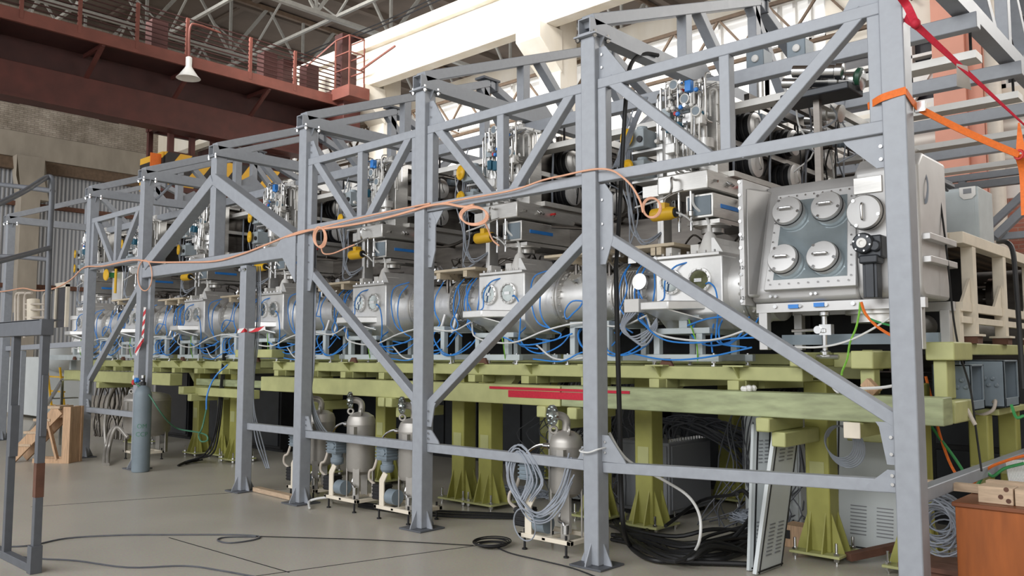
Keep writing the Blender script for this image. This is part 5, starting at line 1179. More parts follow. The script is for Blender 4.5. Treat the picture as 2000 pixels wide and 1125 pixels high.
# cables dressed over the right shoulder of the chamber
sh = thing('cable_loom', 'dark cable loom looped over the right shoulder of the big window chamber', 'cables', (-.25, 1.2, 2.9))
for k in range(8):
    o = Vector((random.uniform(-.02,.02), random.uniform(-.02,.02), random.uniform(-.02,.02)))
    MB().tube([P(1778,312,y=1.15)+o, P(1800,316,y=1.3)+o*2, P(1815,335,y=1.5)+o, P(1828,350,y=1.8)+o*2, P(1850,362,y=2.1)+o*3], .012, 6, 5).build('cable', 'cable_dk', sh)
for k in range(4): MB().tube([P(1790,330,y=1.1), P(1793+2*k,360,y=1.08), P(1800+2*k,395,y=1.08), P(1808+k,390,y=1.08), P(1812,360,y=1.1), P(1806,335,y=1.15)], .006, 6, 5).build('cable', 'cable', sh)
tag(MB().tube([P(1828,345,y=1.5), P(1840,420,y=1.45), P(1852,520,y=1.4), P(1862,620,y=1.4), P(1875,690,y=1.4), P(1895,760,y=1.4), P(1905,830,y=1.35), P(1917,920,y=1.2)], .008, 6, 5).build('drop_cable', 'black'), 'thin black cable dropping beside the cream platform leg', 'cable')
tag(MB().tube([P(1812,345,y=1.3), P(1812,420,y=1.25), P(1808,500,y=1.2), P(1803,545,y=1.15)], .006, 6, 5).build('drop_cable', 'wcable'), 'thin white cable hanging down the side of the big window chamber', 'cable')
for pts, m, nm in (([(1680,590),(1678,612),(1672,640),(1660,670),(1655,700),(1645,725),(1644,733)], 'gyellow', 'green and yellow earth wire hanging under the big window chamber'),
                   ([(1682,590),(1690,612),(1710,635),(1735,652),(1760,664)], 'orange', 'orange cable curving from under the big window chamber to the strapped column'),
                   ([(1681,600),(1695,620),(1725,632),(1760,640)], 'greenp', 'green cable curving from under the big window chamber'),
                   ([(1550,678),(1600,678),(1650,668),(1700,645),(1750,612)], 'wcable', 'white cable sagging under the big window chamber')):
    tag(MB().tube([P(*q, y=.92) for q in pts], .008 if m != 'orange' else .011, 6, 5).build('loose_cable', m), nm, 'cable')
tag(MB().tube([P(1620,745,y=.76), P(1635,765,y=.72), P(1650,760,y=.72), P(1720,757,y=.74), P(1760,750,y=.74)], .011, 6, 5).build('loose_hose', 'wcable'), 'white hose lying on the worn green beam', 'hose')
q = P(1703, 755, y=.85)
o = MB().bar((q.x-.03, .85, 1.35), (q.x+.02, .85, 1.4), .08, .11); tag(o.build('timber_offcut', 'wood', None, .004), 'small timber offcut lying on the worn green beam', 'timber')
rg = MB(); q = P(1462, 757, y=.84)
for k in range(6): rg.ball((q.x+random.uniform(-.05,.05), .84+random.uniform(-.03,.03), 1.335+.01*random.random()), .022+.012*random.random(), 8)
tag(rg.build('rag', 'white'), 'crumpled white rag on the worn green beam', 'rag')
# ================================================================ RIGHT SIDE
t = thing('cream_platform', 'cream timber platform on posts right of the big window chamber', 'platform', (-.6, 3.2, 1.7))
XE = -.15; YF = 1.82; ZD = 2.47
MB().box((-1.5, YF, ZD-.005), (XE+.02, 4.6, ZD+.03)).build('deck', 'deck', t)
MB().box((XE-.06, YF-.02, ZD-.02), (XE+.04, 4.6, ZD+.07)).build('edge_board', 'cream', t, .004)
MB().box((-1.5, YF-.03, ZD-.02), (XE-.06, YF+.04, ZD+.07)).build('edge_board', 'cream', t, .004)
for y in (2.12, 3.08, 4.2):
    MB().bar((XE-.01, y, 1.76), (XE-.01, y, ZD-.02), .09, .09, (0,1,0)).build('leg', 'cream', t, .004)
    MB().box((XE-.09, y-.09, 1.745), (XE+.07, y+.09, 1.762)).build('foot_plate', 'cream', t)
    MB().box((XE-.07, y-.075, 1.69), (XE+.05, y+.075, 1.745)).build('packing_block', 'rust', t)
    MB().prism([(XE-.01, y-.05, 2.0), (XE-.01, y-.3, 2.0), (XE-.01, y-.05, 2.2)], (.02, 0, 0)).build('knee_plate', 'cream', t)
for z in (2.0, 1.9): MB().bar((XE-.01, YF, z-.03), (XE-.01, 4.6, z-.03), .05, .07 if z > 1.95 else .05).build('side_rail', 'cream', t)
MB().box((XE-.05, YF-.05, 1.69), (XE, YF+.05, 1.95)).build('leg', 'cream', t)
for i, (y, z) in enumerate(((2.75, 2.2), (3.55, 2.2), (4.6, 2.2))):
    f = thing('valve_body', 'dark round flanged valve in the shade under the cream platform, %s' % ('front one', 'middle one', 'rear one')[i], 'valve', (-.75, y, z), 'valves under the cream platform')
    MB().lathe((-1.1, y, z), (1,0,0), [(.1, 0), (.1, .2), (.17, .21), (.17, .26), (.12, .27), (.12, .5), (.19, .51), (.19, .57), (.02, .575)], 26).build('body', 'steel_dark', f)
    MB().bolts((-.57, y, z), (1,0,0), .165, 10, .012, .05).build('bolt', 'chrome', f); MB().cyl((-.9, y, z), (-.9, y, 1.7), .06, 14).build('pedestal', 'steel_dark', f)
tag(MB().cyl((-.6, 1.9, 1.84), (-.6, 4.6, 1.84), .1, 20).build('pipe_run', 'steel'), 'steel pipe running back under the cream platform', 'pipe')
tag(MB().cyl((-.4, 2.65, 1.69), (-.4, 2.65, 1.8), .1, 20).build('drum', 'chrome'), 'short bright steel drum between the cream platform legs', 'drum')
def jbox(x0, x1, y0, y1, z0, z1, lab):
    t = thing('junction_cabinet', lab, 'junction box', ((x0+x1)/2, y0, z0), 'grey junction boxes'); w = .012
    MB().box((x0, y0, z0), (x1, y0+w, z1)).box((x0, y1-w, z0), (x1, y1, z1)).box((x0, y0, z0), (x1, y1, z0+w)).box((x0, y0, z1-w), (x1, y1, z1)).box((x0, y0, z0), (x0+w, y1, z1)).box((x1-w, y0, z0), (x1, y1, z0+.07)).box((x1-w, y0, z0), (x1, y0+.03, z1)).box((x1-w, y1-.03, z0), (x1, y1, z1)).build('shell', 'boxgrey', t, .003)
    b = MB()
    for q in range(7): b.lathe((x0+.06+(.055*q if q < 4 else .055*(q-4)+.03), y0, z0+.17 if q < 4 else z0+.22), (0,-1,0), [(.016, 0), (.016, .012), (.01, .014), (.01, .024)], 10)
    b.build('cable_gland', 'boxgrey', t)
    e = MB()
    for q in range(5): e.box((x0+.05, y0+.1+.05*q, z0+.06), (x0+.1+.02*q, y0+.13+.05*q, z0+.12+.02*(q % 2)))
    e.build('terminal', 'chrome', t)
    MB().tube([(x0+.2, y0-.01, z0+.04), (x0+.22, y0-.04, z0+.05), (x0+.2, y0-.05, z0-.02), (x0+.12, y0-.05, z0-.06), (x0+.05, y0, z0-.05)], .013, 8, 4).build('conduit', 'pipe', t)
jbox(-.28, -.02, 1.5, 1.85, 1.2, 1.53, 'grey open junction box just right of the olive portal')
jbox(-.22, .06, 2.1, 2.55, 1.2, 1.56, 'grey junction box with rows of glands under the cream platform')
t = thing('control_box', 'pale blue-grey box with a white tag on the cream platform', 'box', (-.4, 2.3, 2.54))
a, b_ = P(1838, 372, y=2.3), P(1913, 440, y=2.3)
MB().box((a.x-.1, 2.3, 2.5), (b_.x, 2.75, a.z)).build('body', 'ltgrey', t, .006); MB().box((a.x-.06, 2.292, 2.53), (b_.x-.03, 2.3, a.z-.03)).build('lid', 'ltgrey', t, .003)
q = P(1889, 372, y=2.28); MB().prism([(q.x-.06, 2.286, q.z+.03), (q.x+.06, 2.286, q.z+.03), (q.x+.06, 2.286, q.z-.04), (q.x+.03, 2.286, q.z-.07), (q.x-.03, 2.286, q.z-.07), (q.x-.06, 2.286, q.z-.04)], (0, -.004, 0)).build('tag', 'white', t); MB().box((q.x-.03, 2.278, q.z-.025), (q.x+.03, 2.283, q.z+.015)).build('screen', 'cabinet_dk', t)
member('rear_rail', (-2.2, 5.86, 3.62), (2.6, 5.86, 3.62), .08, .09, 'grey rail behind the pale control box', 'rail', 'rear truss members')
member('rear_brace', tuple(P(1945,462,y=5.8)), tuple(P(2010,400,y=5.8)), .09, .1, 'grey diagonal brace at the right edge above the cream platform', 'brace', 'rear truss members', up=(0,1,0))
tag(MB().tube([P(1950,472,y=2.2), P(1965,473,y=1.9), P(1978,490,y=1.85), P(1985,560,y=1.8), P(1992,660,y=1.8), P(1998,760,y=1.75)], .018, 8, 5).build('drop_cable', 'black'), 'thick black cable arching over the cream platform edge at the right', 'cable')
for pts, m, lab in (([(1905,830),(1880,790),(1850,800),(1838,812)], 'pipe', 'grey conduit loop below the junction boxes'),):
    tag(MB().tube([P(*q, y=1.35) for q in pts], .014, 8, 5).build('conduit', m), lab, 'conduit')
for k, (pts, m, lab) in enumerate((([(1808,735),(1822,790),(1836,850),(1858,910),(1885,950)], 'orange', 'orange cable falling behind the strapped column'),
        ([(1812,822),(1835,855),(1865,895),(1900,950)], 'greenp', 'green cable falling beside the orange one behind the strapped column'),
        ([(1900,945),(1930,915),(1965,900),(2000,890)], 'orange', 'orange cable rising to the right behind the low rear rail'),
        ([(1905,955),(1925,925),(1940,930),(1962,915),(2000,905)], 'greenp', 'green cable behind the low rear rail at the right'),
        ([(1975,790),(1985,815),(2000,812)], 'greenp', 'green cable loop at the right edge by the junction box'))):
    tag(MB().tube([P(*q, y=1.6) for q in pts], .011, 6, 5).build('loose_cable', m), lab, 'cable')
for k in range(10):
    pass
wb_ = MB()
for k in range(12): wb_.tube([P(1965+3*k, 900, y=1.9), P(1970+3*k, 930, y=1.6), P(1975+4*k, 952, y=1.5)], .008, 6, 4)
tag(wb_.build('wire_bunch', 'wcable'), 'bunch of white wires behind the orange cabinet', 'wires', kind='stuff')
for i, (x0_, x1_) in enumerate(((-.9, .55), (.6, 2.2))):  # added dark blocks that make the background behind the rail dark
    t = thing('dark_filler', 'added dark block filling the background behind the junction boxes, %s one' % ('left', 'right')[i], 'rack', ((x0_+x1_)/2, 3.7, 0), 'dark fillers behind the junction boxes')
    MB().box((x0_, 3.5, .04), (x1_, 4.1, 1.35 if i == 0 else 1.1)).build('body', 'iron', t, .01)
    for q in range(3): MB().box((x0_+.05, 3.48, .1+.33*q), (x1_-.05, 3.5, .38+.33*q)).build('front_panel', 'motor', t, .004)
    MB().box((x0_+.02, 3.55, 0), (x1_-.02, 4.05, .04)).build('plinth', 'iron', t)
# orange wooden cabinet with blocks on top
t = thing('wooden_cabinet', 'orange wood-veneer cabinet at the bottom right corner', 'cabinet', (.5, .3, 0))
A = P(1865, 985, y=.35)
x0, zt = A.x, A.z
MB().box((x0, .35, .03), (x0+1.2, .82, zt-.01)).build('carcass', 'veneer', t, .004)
MB().box((x0-.015, .335, zt-.01), (x0+1.215, .84, zt+.016)).build('top', 'veneer_top', t, .004)
MB().box((x0+.04, .37, 0), (x0+1.16, .8, .03)).build('plinth', 'veneer_top', t)
for px0, px1, lab in ((1911, 1980, 'wooden block with dark knots on the orange cabinet'), (1983, 2060, 'pale wooden block at the right end of the orange cabinet top')):
    a, b_ = P(px0, 990, y=.42), P(px1, 992, y=.42)
    o = MB().box((a.x, .42, zt+.016), (b_.x, .56, zt+.115)).build('timber_block', 'woodx', None, .004); tag(o, lab, 'timber')
    if px0 == 1911:
        b = MB()
        for dx, dz in ((.12, .04), (.15, .085), (.16, .02)): b.cyl((a.x+dx, .418, zt+.02+dz), (a.x+dx, .424, zt+.02+dz), .014, 10)
        b.build('knot', 'rust', o)
tag(MB().box((x0+.1, .64, zt+.016), (x0+1.15, .72, zt+.12)).build('timber_plank', 'woodx'), 'timber plank behind the blocks on the orange cabinet', 'timber')
a, b_ = P(1812, 968, y=.75), P(1912, 978, y=.75)
tag(MB().bar((a.x-.06, .78, zt+.045), (b_.x+.2, .78, zt+.045), .06, .05).build('timber_lath', 'woodx'), 'timber lath between the strapped column and the orange cabinet', 'timber')
cc = MB(); c = P(1835, 1025, y=1.0)
for k in range(26): cc.ring((c.x+random.uniform(-.05,.05), 1.0+random.uniform(-.1,.1), c.z+random.uniform(-.08,.08)), (random.uniform(-.5,.5), -1, random.uniform(-.4,.4)), .1+.06*random.random(), .006, 22, 5)
tag(cc.build('cable_coils', 'cable'), 'coiled grey cables piled between the strapped column and the orange cabinet', 'cables', kind='stuff')
t = thing('pallet', 'small brown pallet under the coiled cables by the orange cabinet', 'pallet', (c.x, 1.0, 0))
z = c.z-.28
for q in range(3): MB().box((c.x-.2, .85+.14*q, 0), (c.x+.2, .93+.14*q, z)).build('bearer', 'rust', t)
MB().box((c.x-.22, .82, z), (c.x+.22, 1.24, z+.03)).build('deck_board', 'rust', t)
q = P(1745, 1100, z=0)
tag(MB().bar((q.x-.25, q.y-.25, .05), (q.x+.2, q.y+.35, .16), .07, .06).build('timber_batten', 'rust', None, .003), 'dark weathered batten on the floor by the strapped column foot', 'timber')
# ---------------------------------------------------------------- straps
st = thing('ratchet_strap', 'orange ratchet strap round the strapped column, pulled off to the right', 'strap', (0, 0, 3.2))
z = P(1750, 186, y=-.01).z
MB().ribbon([(-.17, .06, z-.015), (-.075, -.004, z), (.0, -.005, z+.012), (.076, -.004, z+.02)], .045, .005).build('band', 'orange', st)
e = [(.076, -.003, z+.01), (.078, .08, z-.02), (.085, .16, z-.05)]
MB().ribbon(e, .045, .005).build('band', 'orange', st)
end = P(1990, 302, x=.55)
sa = Vector((.085, .16, z-.05)); MB().ribbon([sa.lerp(end, q/4)+Vector((0,0,-.012*math.sin(q/4*PI))) for q in range(5)], .042, .006).build('tail', 'orange', st)
MB().box((.07, .15, z-.08), (.13, .19, z-.02)).build('ratchet', 'chrome', st)
MB().ring(end, (.3, 1, 0), .025, .008, 16, 6).build('hook', 'redp', st)
MB().ribbon([end+Vector((.01,0,.02)), P(1990,240,x=.55)], lambda s: .05-.04*s, .005, (1,0,0)).build('tail', 'orange', st)
MB().ribbon([end, P(1999,340,x=.55), P(2003,420,x=.55)], .045, .005, (1,0,0)).build('tail', 'orange', st)
st = thing('ratchet_strap', 'crimson lifting strap slung from the strapped column to the top right', 'strap', (0, 0, 3.9))
MB().ribbon([P(1755,-12,x=.08), P(1772,12,x=.1), P(1786,42,x=.15), P(1790,50,x=.17)], .045, .012, (1,0,.3)).build('band', 'redweb', st)
MB().ribbon([P(1769,33,x=.08), P(1780,42,x=.12), P(1790,50,x=.17)], .05, .01).build('band', 'redweb', st)
MB().ball(P(1788,46,x=.17), .03, 10).build('knot', 'redweb', st)
MB().ribbon([P(1790,50,x=.17).lerp(P(2005,248,x=.6), q/4) for q in range(5)], lambda s: .038*(1-s)+.008, .006).build('tail', 'redweb', st)
o = MB(); a = P(1868, 124, x=.33); b_ = P(1889, 176, x=.33)
o.prism([a, a+Vector((.05,.025,-.02)), b_+Vector((.02,.01,0)), b_+Vector((-.05,-.02,.03))], (0, .004, 0)); tag(o.build('paper_tag', 'white'), 'white paper tag hanging on the crimson strap', 'tag')
# ---------------------------------------------------------------- orange extension cord along the truss
pts = [(-20,572),(15,568),(45,563),(75,568),(110,562),(140,545),(165,522),(200,520),(260,508),(300,512),(360,512),(420,510),(470,497),(520,478),(570,458),(600,450),(640,446),(700,437),(760,424),(810,410),(838,402),(870,398),(905,404),(925,400)]
def cy(px): return -.02
cord = thing('extension_cable', 'peach-orange extension cord strung along the front trusses with loops', 'cord', (-6, -.02, 2.9))
MB().tube([P(*q, y=-.015) for q in pts], .012, 6, 4).build('flex', 'cord', cord)
MB().tube([P(560+q, 463-.235*q-4*math.sin(q/280*PI), y=-.02) for q in range(0, 300, 40)], .008, 6, 4).build('flex', 'cord', cord)
MB().tube([P(*q, y=-.015) for q in [(838,402),(900,390),(1000,372),(1060,352),(1100,343),(1140,334),(1170,330),(1195,333),(1215,345),(1235,365),(1250,392),(1256,415)]], .008, 6, 4).build('flex', 'cord', cord)
def loops(cx, cy_, rx, rz, n, y=-.02):
    for k in range(n):
        pp = []
        for q in range(15): a = 2*PI*q/14; pp.append(P(cx+k*2+rx*math.cos(a), cy_+k*1.5+rz*math.sin(a), y=y-.006*k))
        MB().tube(pp, .008, 6, 3).build('loop', 'cord', cord)
loops(623, 462, 11, 19, 3); loops(924, 420, 26, 17, 3); loops(1272, 405, 17, 19, 2, y=.3); loops(283, 538, 14, 30, 1)
MB().tube([P(*q, y=.1) for q in [(627,482),(632,495),(650,495),(675,485),(692,478)]], .008, 6, 4).build('flex', 'cord', cord)
MB().tube([P(*q, y=.3) for q in [(945,430),(952,445),(962,468),(975,480)]], .008, 6, 4).build('flex', 'cord', cord)
# cables tied down the cable-hung column and hanging from its top
for dx in range(4):
    tag(MB().tube([P(600+dx,240,y=.05), P(607+dx*2,280,y=.16), P(613+dx,340,y=.16), P(614+dx,520,y=.16), P(611+dx,700,y=.16), P(606+dx,770,y=.17), P(616+dx*4,830,y=.25), P(640+dx*8,870,y=.4), P(652+dx*6,905,y=.5)], .008, 6, 5).build('hanging_cable', 'cable'), ['pale cable tied down the right side of the cable-hung column, leftmost strand', 'pale cable tied down the cable-hung column, second strand', 'pale cable tied down the cable-hung column, third strand', 'pale cable tied down the cable-hung column, rightmost strand'][dx], 'cable', 'cables on the cable-hung column')
tag(MB().tube([P(602,243,y=.05), P(640,265,y=.4), P(700,275,y=1.2), P(745,268,y=1.8)], .012, 6, 5).build('slung_cable', 'cable'), 'pale cable slung from the cable-hung column top into the frame', 'cable')
tag(MB().tube([P(305,390,y=.2), P(330,365,y=.4), P(350,345,y=.6), P(380,350,y=1.0), P(400,358,y=1.3)], .02, 6, 5).build('slung_cable', 'cable'), 'pale cable bundle slung beyond the gas cylinder column top', 'cable')
for k in range(3): tag(MB().tube([P(500+4*k,520,y=.2), P(503+3*k,600,y=.2), P(497+3*k,680,y=.2), P(492+2*k,740,y=.25), P(493+2*k,800,y=.3), P(500+6*k,860,y=.35), P(520+3*k,915,y=.3)], .008, 6, 5).build('hanging_cable', 'cable'), ['pale cable hanging right of the taped column, left strand', 'pale cable hanging right of the taped column, middle strand', 'pale cable hanging right of the taped column, right strand'][k], 'cable', 'cables right of the taped column')
bk = MB().tube([P(1285,108,y=.9), P(1262,105,y=.75), P(1240,115,y=.6), P(1228,140,y=.4), P(1222,200,y=.3), P(1217,280,y=.3), P(1212,380,y=.3), P(1206,480,y=.3), P(1203,520,y=.3)], .018, 8, 6)
tag(bk.build('power_cable', 'black'), 'thick black cable dropping inside the tank column from the roof', 'cable')
for k in range(4): tag(MB().tube([P(1258+k*2,190,y=.8), P(1240+k*2,230,y=.7), P(1215+k*3,290,y=.6), P(1200+3*k,325,y=.5)], .011, 6, 4).build('slanting_cable', 'cable'), 'pale cable slanting behind the tank column, %s strand' % ['first', 'second', 'third', 'fourth'][k], 'cable', 'slanting cables by the tank column')
# barrier tape
tp = thing('barrier_tape', 'red and white barrier tape wound round the short column', 'tape', (SX, .0, 1.9))
MB().ribbon([(SX-.075, -.004, 1.885), (SX, -.005, 1.89), (SX+.075, -.004, 1.895)], .05, .003).build('band', 'tape', tp)
MB().ribbon([(SX+.075, -.004, 1.895), (SX+.077, .07, 1.89), (SX+.2, .1, 1.9), (SX+.33, .12, 1.92)], .045, .003).build('tail', 'tape', tp)
tp = thing('barrier_tape', 'red and white barrier tape hanging in a strip beside the gas cylinder column', 'tape', (-10.1, .0, 1.9))
MB().ribbon([P(283,600,y=.0), P(280,640,y=.0), P(278,668,y=.0)], .07, .003, (1,0,0)).build('strip', 'tape', tp)
MB().ribbon([P(279,660,y=.0), P(272,675,y=.0), P(265,692,y=.0)], .08, .003, (1,0,.5)).build('tail', 'tape', tp)

# ================================================================ LEFT SIDE
# gas cylinder
g0 = P(277, 921, z=0); gx, gy = g0.x, g0.y-.02
t = thing('gas_cylinder', 'tall grey gas cylinder with stencilled letters standing before the frame', 'gas cylinder', (gx, gy, 0))
MB().lathe((gx, gy, 0), (0,0,1), [(.11, 0), (.118, .01), (.118, 1.02), (.112, 1.08), (.085, 1.14), (.05, 1.17), (.035, 1.18)], 30).build('shell', 'cylp', t)
MB().lathe((gx, gy, 1.17), (0,0,1), [(.035, 0), (.035, .05), (.02, .06), (.018, .14)], 16).build('neck', 'iron', t)
rg = MB().cyl((gx, gy, 1.24), (gx-.07, gy-.03, 1.24), .022, 12).cyl((gx-.01, gy, 1.28), (gx-.01, gy, 1.32), .028, 12).build('valve', 'chrome', t)
MB().cyl((gx-.06, gy-.05, 1.25), (gx-.06, gy-.09, 1.25), .035, 14).build('regulator', 'blue', rg)
MB().cyl((gx-.14, gy-.04, 1.22), (gx-.14, gy-.09, 1.22), .035, 14).build('gauge', 'redp', rg); MB().cyl((gx-.12, gy-.04, 1.29), (gx-.12, gy-.09, 1.29), .03, 14).build('gauge', 'white', rg)
dv = Vector((CAM_C.x-gx, CAM_C.y-gy, 0)).normalized(); rz = math.atan2(dv.y, dv.x)+PI/2
for body, z in (('OM', .60), ('CCP', .49)):
    o = text(body, (gx+dv.x*.1185, gy+dv.y*.1185, z), .085, 'hose', (PI/2, 0, rz), t)
    for v in o.data.vertices: a = v.co.x/.119; v.co = (math.sin(a)*.119, v.co.y, (math.cos(a)-1)*.119+v.co.z)
tag(MB().tube([(gx-.05, gy-.1, 1.22), P(290,770,y=.0), P(310,800,y=.1), P(330,825,y=.3), P(350,838,y=.5), P(385,844,y=.6), P(403,850,y=.6), P(405,860,y=.6), P(393,862,y=.6), P(388,850,y=.6), P(395,835,y=.6), P(403,800,y=.7)], .011, 6, 5).build('gas_hose', 'hose'), 'thin green gas hose running from the cylinder regulator', 'hose')
tag(MB().tube([P(403,800,y=.7), P(404,775,y=.7), P(412,750,y=.75), P(425,730,y=.85), P(445,712,y=.95)], .012, 6, 5).build('air_hose', 'blue'), 'blue hose joined to the green gas hose below the olive beam', 'hose')
for k in range(3):
    tag(MB().tube([P(436+2*k,690,y=1.0+.04*k), P(430+3*k,760,y=1.0+.04*k), P(420+4*k,840,y=.97+.04*k), P(402+7*k,885,y=.92), fl(362+12*k,906-3*k,.03), fl(348+14*k,912-4*k,.02), fl(380+8*k,903,.04)], .013, 7, 5).build('power_cable', 'black'), 'black cable falling to a heap right of the gas cylinder, %s strand from the left' % ORD[k].replace('nearest', 'first'), 'cable', 'black cables right of the gas cylinder')
for k in range(2): tag(MB().tube([P(250,855,y=.3), P(228+4*k,835,y=.25), P(215+6*k,845,y=.2), P(206+6*k,880,y=.15), fl(203+7*k,910,.02)], .028, 10, 6).build('metal_hose', 'tank'), 'silvery metal hose bent to the floor left of the gas cylinder, %s one' % ('outer', 'inner')[k], 'hose', 'metal hoses')
tag(MB().tube([P(208,880,y=1.0), P(205,830,y=1.0), P(212,780,y=1.0), P(225,752,y=1.0)], .03, 10, 6).build('metal_hose', 'tank'), 'tall silvery metal hose under the olive beam left of the gas cylinder', 'hose', 'metal hoses')
pb = MB()
for k in range(16):
    x = P(190+4*k, 850, y=1.3).x; pb.tube([(x, 1.3, 1.1), (x+random.uniform(-.1,.1), 1.2+.1*(k%3), .7), (x+random.uniform(-.15,.1), 1.25, .35), (x+.1, 1.2, .1)], .012+.008*(k % 2), 7, 4)
tag(pb.build('pipe_cluster', 'steel_dark'), 'cluster of shaded pipes between the wooden steps and the gas cylinder', 'pipes', kind='stuff')
# wooden steps
s0 = P(140, 905, z=0); sx, sy = -12.35, -.25
t = thing('wooden_steps', 'raw pine steps standing on the floor before the frame', 'steps', (sx, sy, 0))
a = P(131, 905, z=0); b_ = P(10, 903, z=0); top = P(140, 795, y=a.y).z
ax, ay = a.x, a.y; 
d = Vector((b_.x-ax, b_.y-ay, 0)); Ls = d.length; d.normalize(); n = Vector((-d.y, d.x, 0))
if n.y < 0: n = -n
wd = .27; A = Vector((ax, ay, 0)); Z = Vector((0,0,1))
for o in (0, wd):
    MB().bar(A+n*o+d*.16+Z*(top-.04), A+n*o+d*(Ls-.1)+Z*.06, .04, .17, Z).build('stringer', 'wood', t, .003)
    MB().bar(A+n*o+d*.02+Z*0, A+n*o+d*.02+Z*top, .05, .12, d).build('post', 'wood', t, .003)
    MB().bar(A+n*o+d*.0+Z*.03, A+n*o+d*(Ls*.55)+Z*.03, .04, .07, Z).build('foot_rail', 'wood', t, .003)
for k in range(4):
    f = k/4; p = A+d*(.2+(Ls-.4)*f)+Z*(top-.01-(top-.08)*f)
    MB().bar(p+d*.07-n*.03, p+d*.07+n*(wd+.03), .27, .04, Z).build('tread', 'woodx', t, .003)
MB().bar(A+Z*top*.5-n*.02+d*-.01, A+Z*top*.5+n*(wd+.02)+d*-.01, .03, top, Z).build('back_board', 'wood', t, .003)
MB().bar(A+d*.16+Z*.05, A+d*.36+Z*top*.85, .03, .06, n).build('strut', 'wood', t)
# foreground grey frame at the left edge, its shade put into darker paint
t = thing('step_tower', 'shade-darkened grey steel stair tower cut by the left edge of the photo', 'frame', (-5.4, -2.95, 0))
c = P(62, 1120, z=0); fx, fy = c.x, c.y+.02
zb = P(80, 640, y=fy).z
fz0, fz1 = P(80, 655, y=fy).z, P(80, 624, y=fy).z
MB().box((fx-.028, fy-.028, 0), (fx+.028, fy+.028, fz1)).build('post', 'frame_dark', t, .004)
MB().box((fx-.67, fy-.028, 0), (fx-.614, fy+.028, fz1)).build('post', 'frame_dark', t, .004)
MB().box((fx-1.6, fy-.045, fz0), (fx+.045, fy+.045, fz1)).build('deck_beam', 'frame_dark', t, .004)
MB().box((fx-1.6, fy-.045, fz1-.01), (fx+.0, fy+.12, fz1)).build('deck_plate', 'frame_dark', t)
MB().box((fx-1.6, fy-.03, .0), (fx, fy+.03, .06)).build('foot_rail', 'frame_dark', t, .004)
MB().box((fx-.04, fy-.045, .0), (fx+.04, fy+.035, .2)).build('foot_sleeve', 'frame_dark', t, .003)
for z0, z1, dx in ((1.0, 1.45, .035), (.75, 1.0, -.035)): MB().box((fx+dx-.02, fy-.02, z0), (fx+dx+.02, fy+.02, z1)).build('hook_plate', 'frame_dark', t)
MB().box((fx-.62, fy-.03, .8), (fx-.58, fy+.03, 1.2)).build('hook_plate', 'frame_dark', t)
MB().box((fx-.0295, fy-.0295, .55), (fx+.0295, fy+.0295, .8)).build('rust_patch', 'rust', t)
zt_ = P(104, 342, y=fy).z
MB().tube([P(92,625,y=fy), P(97,480,y=fy), P(102,370,y=fy), P(101,348,y=fy), P(88,348,y=fy-.05), P(50,372,y=fy-.3), P(0,397,y=fy-.55), P(-60,425,y=fy-.8)], .02, 10, 4).build('hand_rail', 'frame_dark', t)
MB().tube([P(103,373,y=fy), P(50,366,y=fy), P(-40,356,y=fy)], .02, 10, 1).build('hand_rail', 'frame_dark', t)
MB().tube([P(97,484,y=fy), P(50,497,y=fy-.3), P(-40,520,y=fy-.8)], .018, 10, 1).build('middle_rail', 'frame_dark', t)
MB().tube([P(95,507,y=fy), P(40,502,y=fy), P(-40,498,y=fy)], .018, 10, 1).build('middle_rail', 'frame_dark', t)
# things far left behind the frame
t = thing('white_vat', 'white box and tank half hidden at the far left below the rail', 'vat', (-17, 2, 0))
a, b_ = P(25, 690, y=2.2), P(112, 690, y=2.2)
MB().box((a.x-.6, 2.2, .1), (b_.x-.6, 3.0, 1.55)).build('box', 'cabinet', t, .01)
MB().lathe((b_.x-.5, 2.4, 1.2), (0,0,1), [(.05, 0), (.3, .1), (.42, .3), (.42, .6), (.44, .61), (.44, .64)], 24).build('tank', 'cabinet', t); MB().box((a.x-.62, 2.19, 1.38), (a.x-.3, 2.2, 1.45)).build('yellow_label', 'yellow', t)
t = thing('step_ladder', 'yellow-sided ladder standing at the far left under the olive beam', 'ladder', (-16, 1.4, 0))
for px in (93, 118): q = P(px, 690, y=1.2); MB().bar((q.x, 1.4, 0), (q.x, 1.2, 1.35), .05, .03, (0,1,0)).build('stile', 'yellow', t)
q0, q1 = P(93, 690, y=1.2).x, P(118, 690, y=1.2).x
for k in range(4): MB().bar((q0, 1.39-.04*k, .25+.3*k), (q1, 1.39-.04*k, .25+.3*k), .03, .03).build('rung', 'yellow', t)
t = thing('metal_stair', 'bright aluminium steps leaning behind the wooden steps', 'steps', (-13.6, .6, 0))
for o in (0, .45):
    p, q = P(92, 790, y=.5+o), P(122, 742, y=.5+o); MB().bar(p+(p-q)*2.4, q, .04, .06).build('stringer', 'chrome', t)
    MB().bar((q.x, .5+o, 0), q, .04, .04, (0,1,0)).build('leg', 'chrome', t)
for k in range(5):
    f = k/4; p, q = P(92, 790, y=.5), P(122, 742, y=.5); c = q+(p-q)*3*f; MB().box((c.x-.08, .5, c.z-.01), (c.x+.08, .95, c.z+.01)).build('tread', 'chrome', t)
t = thing('pipe_rack', 'panel of pale pipes and bottles at the far left end of the machine', 'pipe panel', (-17, 1.4, 1.6))
for px in (30, 36, 48, 85): MB().tube([P(px,660,y=1.3), P(px,600,y=1.3), P(px+2,575,y=1.3), P(px+14,572,y=1.3)], .03, 8, 4).build('riser_pipe', 'pipe', t)
for py in (594, 605, 620, 632): MB().tube([P(50,py,y=1.28), P(88,py,y=1.28)], .022, 8, 0).build('cross_pipe', 'pipe', t)
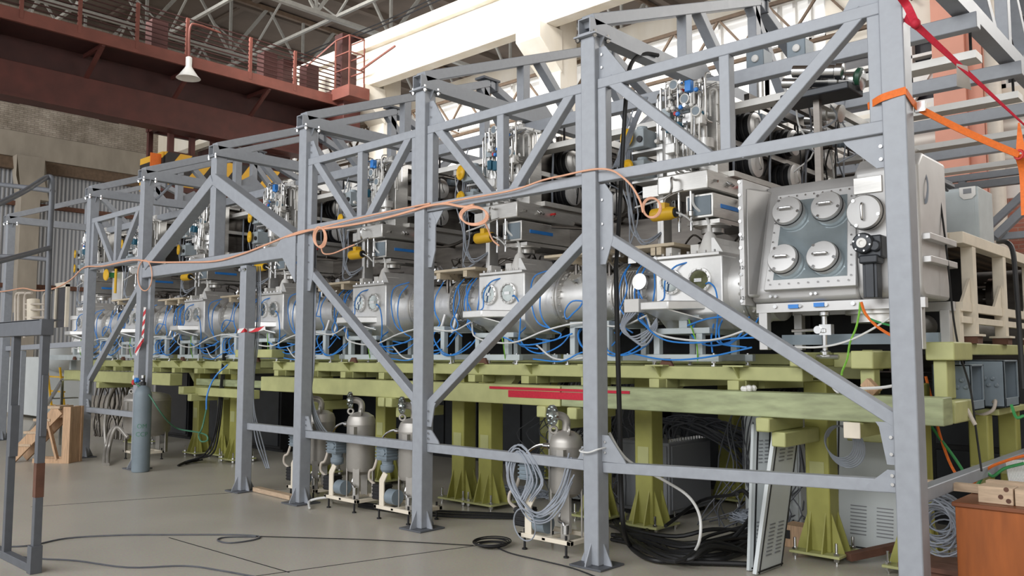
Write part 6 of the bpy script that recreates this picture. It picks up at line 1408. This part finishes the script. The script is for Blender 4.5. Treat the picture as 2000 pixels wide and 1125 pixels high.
MB().cyl(P(65,628,y=1.35), P(65,585,y=1.35), .13, 18).build('bottle', 'cream', t); MB().box(tuple(P(72,645,y=1.4)), tuple(P(90,628,y=1.7))).build('valve_block', 'iron', t)
b = MB()
for px in (28, 90): q = P(px, 640, y=1.45); b.bar((q.x, 1.45, 0), (q.x, 1.45, 2.6), .08, .08, (0,1,0))
b.build('stand', 'frame_dark', t)
t = thing('end_vessel', 'pale steel vessel with a tall window frame at the left end of the beamline', 'vessel', (-14.8, 1.4, 1.5))
q = P(150, 600, y=1.3)
MB().lathe((q.x, 1.5, 1.6), (0,0,1), [(.2, 0), (.26, .05), (.26, .7), (.3, .71), (.3, .78), (.2, .8), (.2, .95), (.12, 1.0), (.12, 1.2)], 26).build('shell', 'steel_light', t)
a = P(104, 640, y=1.2); b_ = P(124, 570, y=1.2)
MB().box((a.x, 1.2, a.z), (a.x+.06, 1.26, b_.z+.15)).box((b_.x+.1, 1.2, a.z), (b_.x+.18, 1.26, b_.z+.15)).box((a.x, 1.2, b_.z+.1), (b_.x+.18, 1.26, b_.z+.2)).build('window_frame', 'cream', t)
MB().box((a.x+.06, 1.23, a.z), (b_.x+.1, 1.25, b_.z+.1)).build('window_pane', 'pane', t)
MB().box((q.x-.8, 1.1, 1.5), (q.x+.8, 1.8, 1.6)).build('base', 'ltgrey', t)
for x in (q.x-.5, q.x+.4): MB().bar((x, 1.45, 1.3), (x, 1.45, 1.5), .1, .1, (0,1,0)).build('leg', 'ltgrey', t)
t = thing('wheel_valve', 'yellow hand wheel valve with a green body at the left end of the upper level', 'valve', (-13, 1.2, 2.7))
q = P(210, 537, y=1.15)
MB().lathe(q, (0,-1,0), [(.02, 0), (.1, .01), (.11, .025), (.1, .04), (.03, .03)], 24).build('wheel', 'yellow', t); MB().cyl(q, q+Vector((0,.2,0)), .05, 12).build('stem', 'greenp', t); MB().cyl(q+Vector((.25,.05,-.35)), q+Vector((.25,.05,.1)), .025, 8).build('yellow_pipe', 'yellow', t)
MB().box(q+Vector((-.15,.15,-.5)), q+Vector((.3,.5,.05))).build('body', 'steel_light', t, .01)
# ---------------------------------------------------------------- tidy
for o in bpy.data.objects:
    if 'o_' in o: del o['o_']
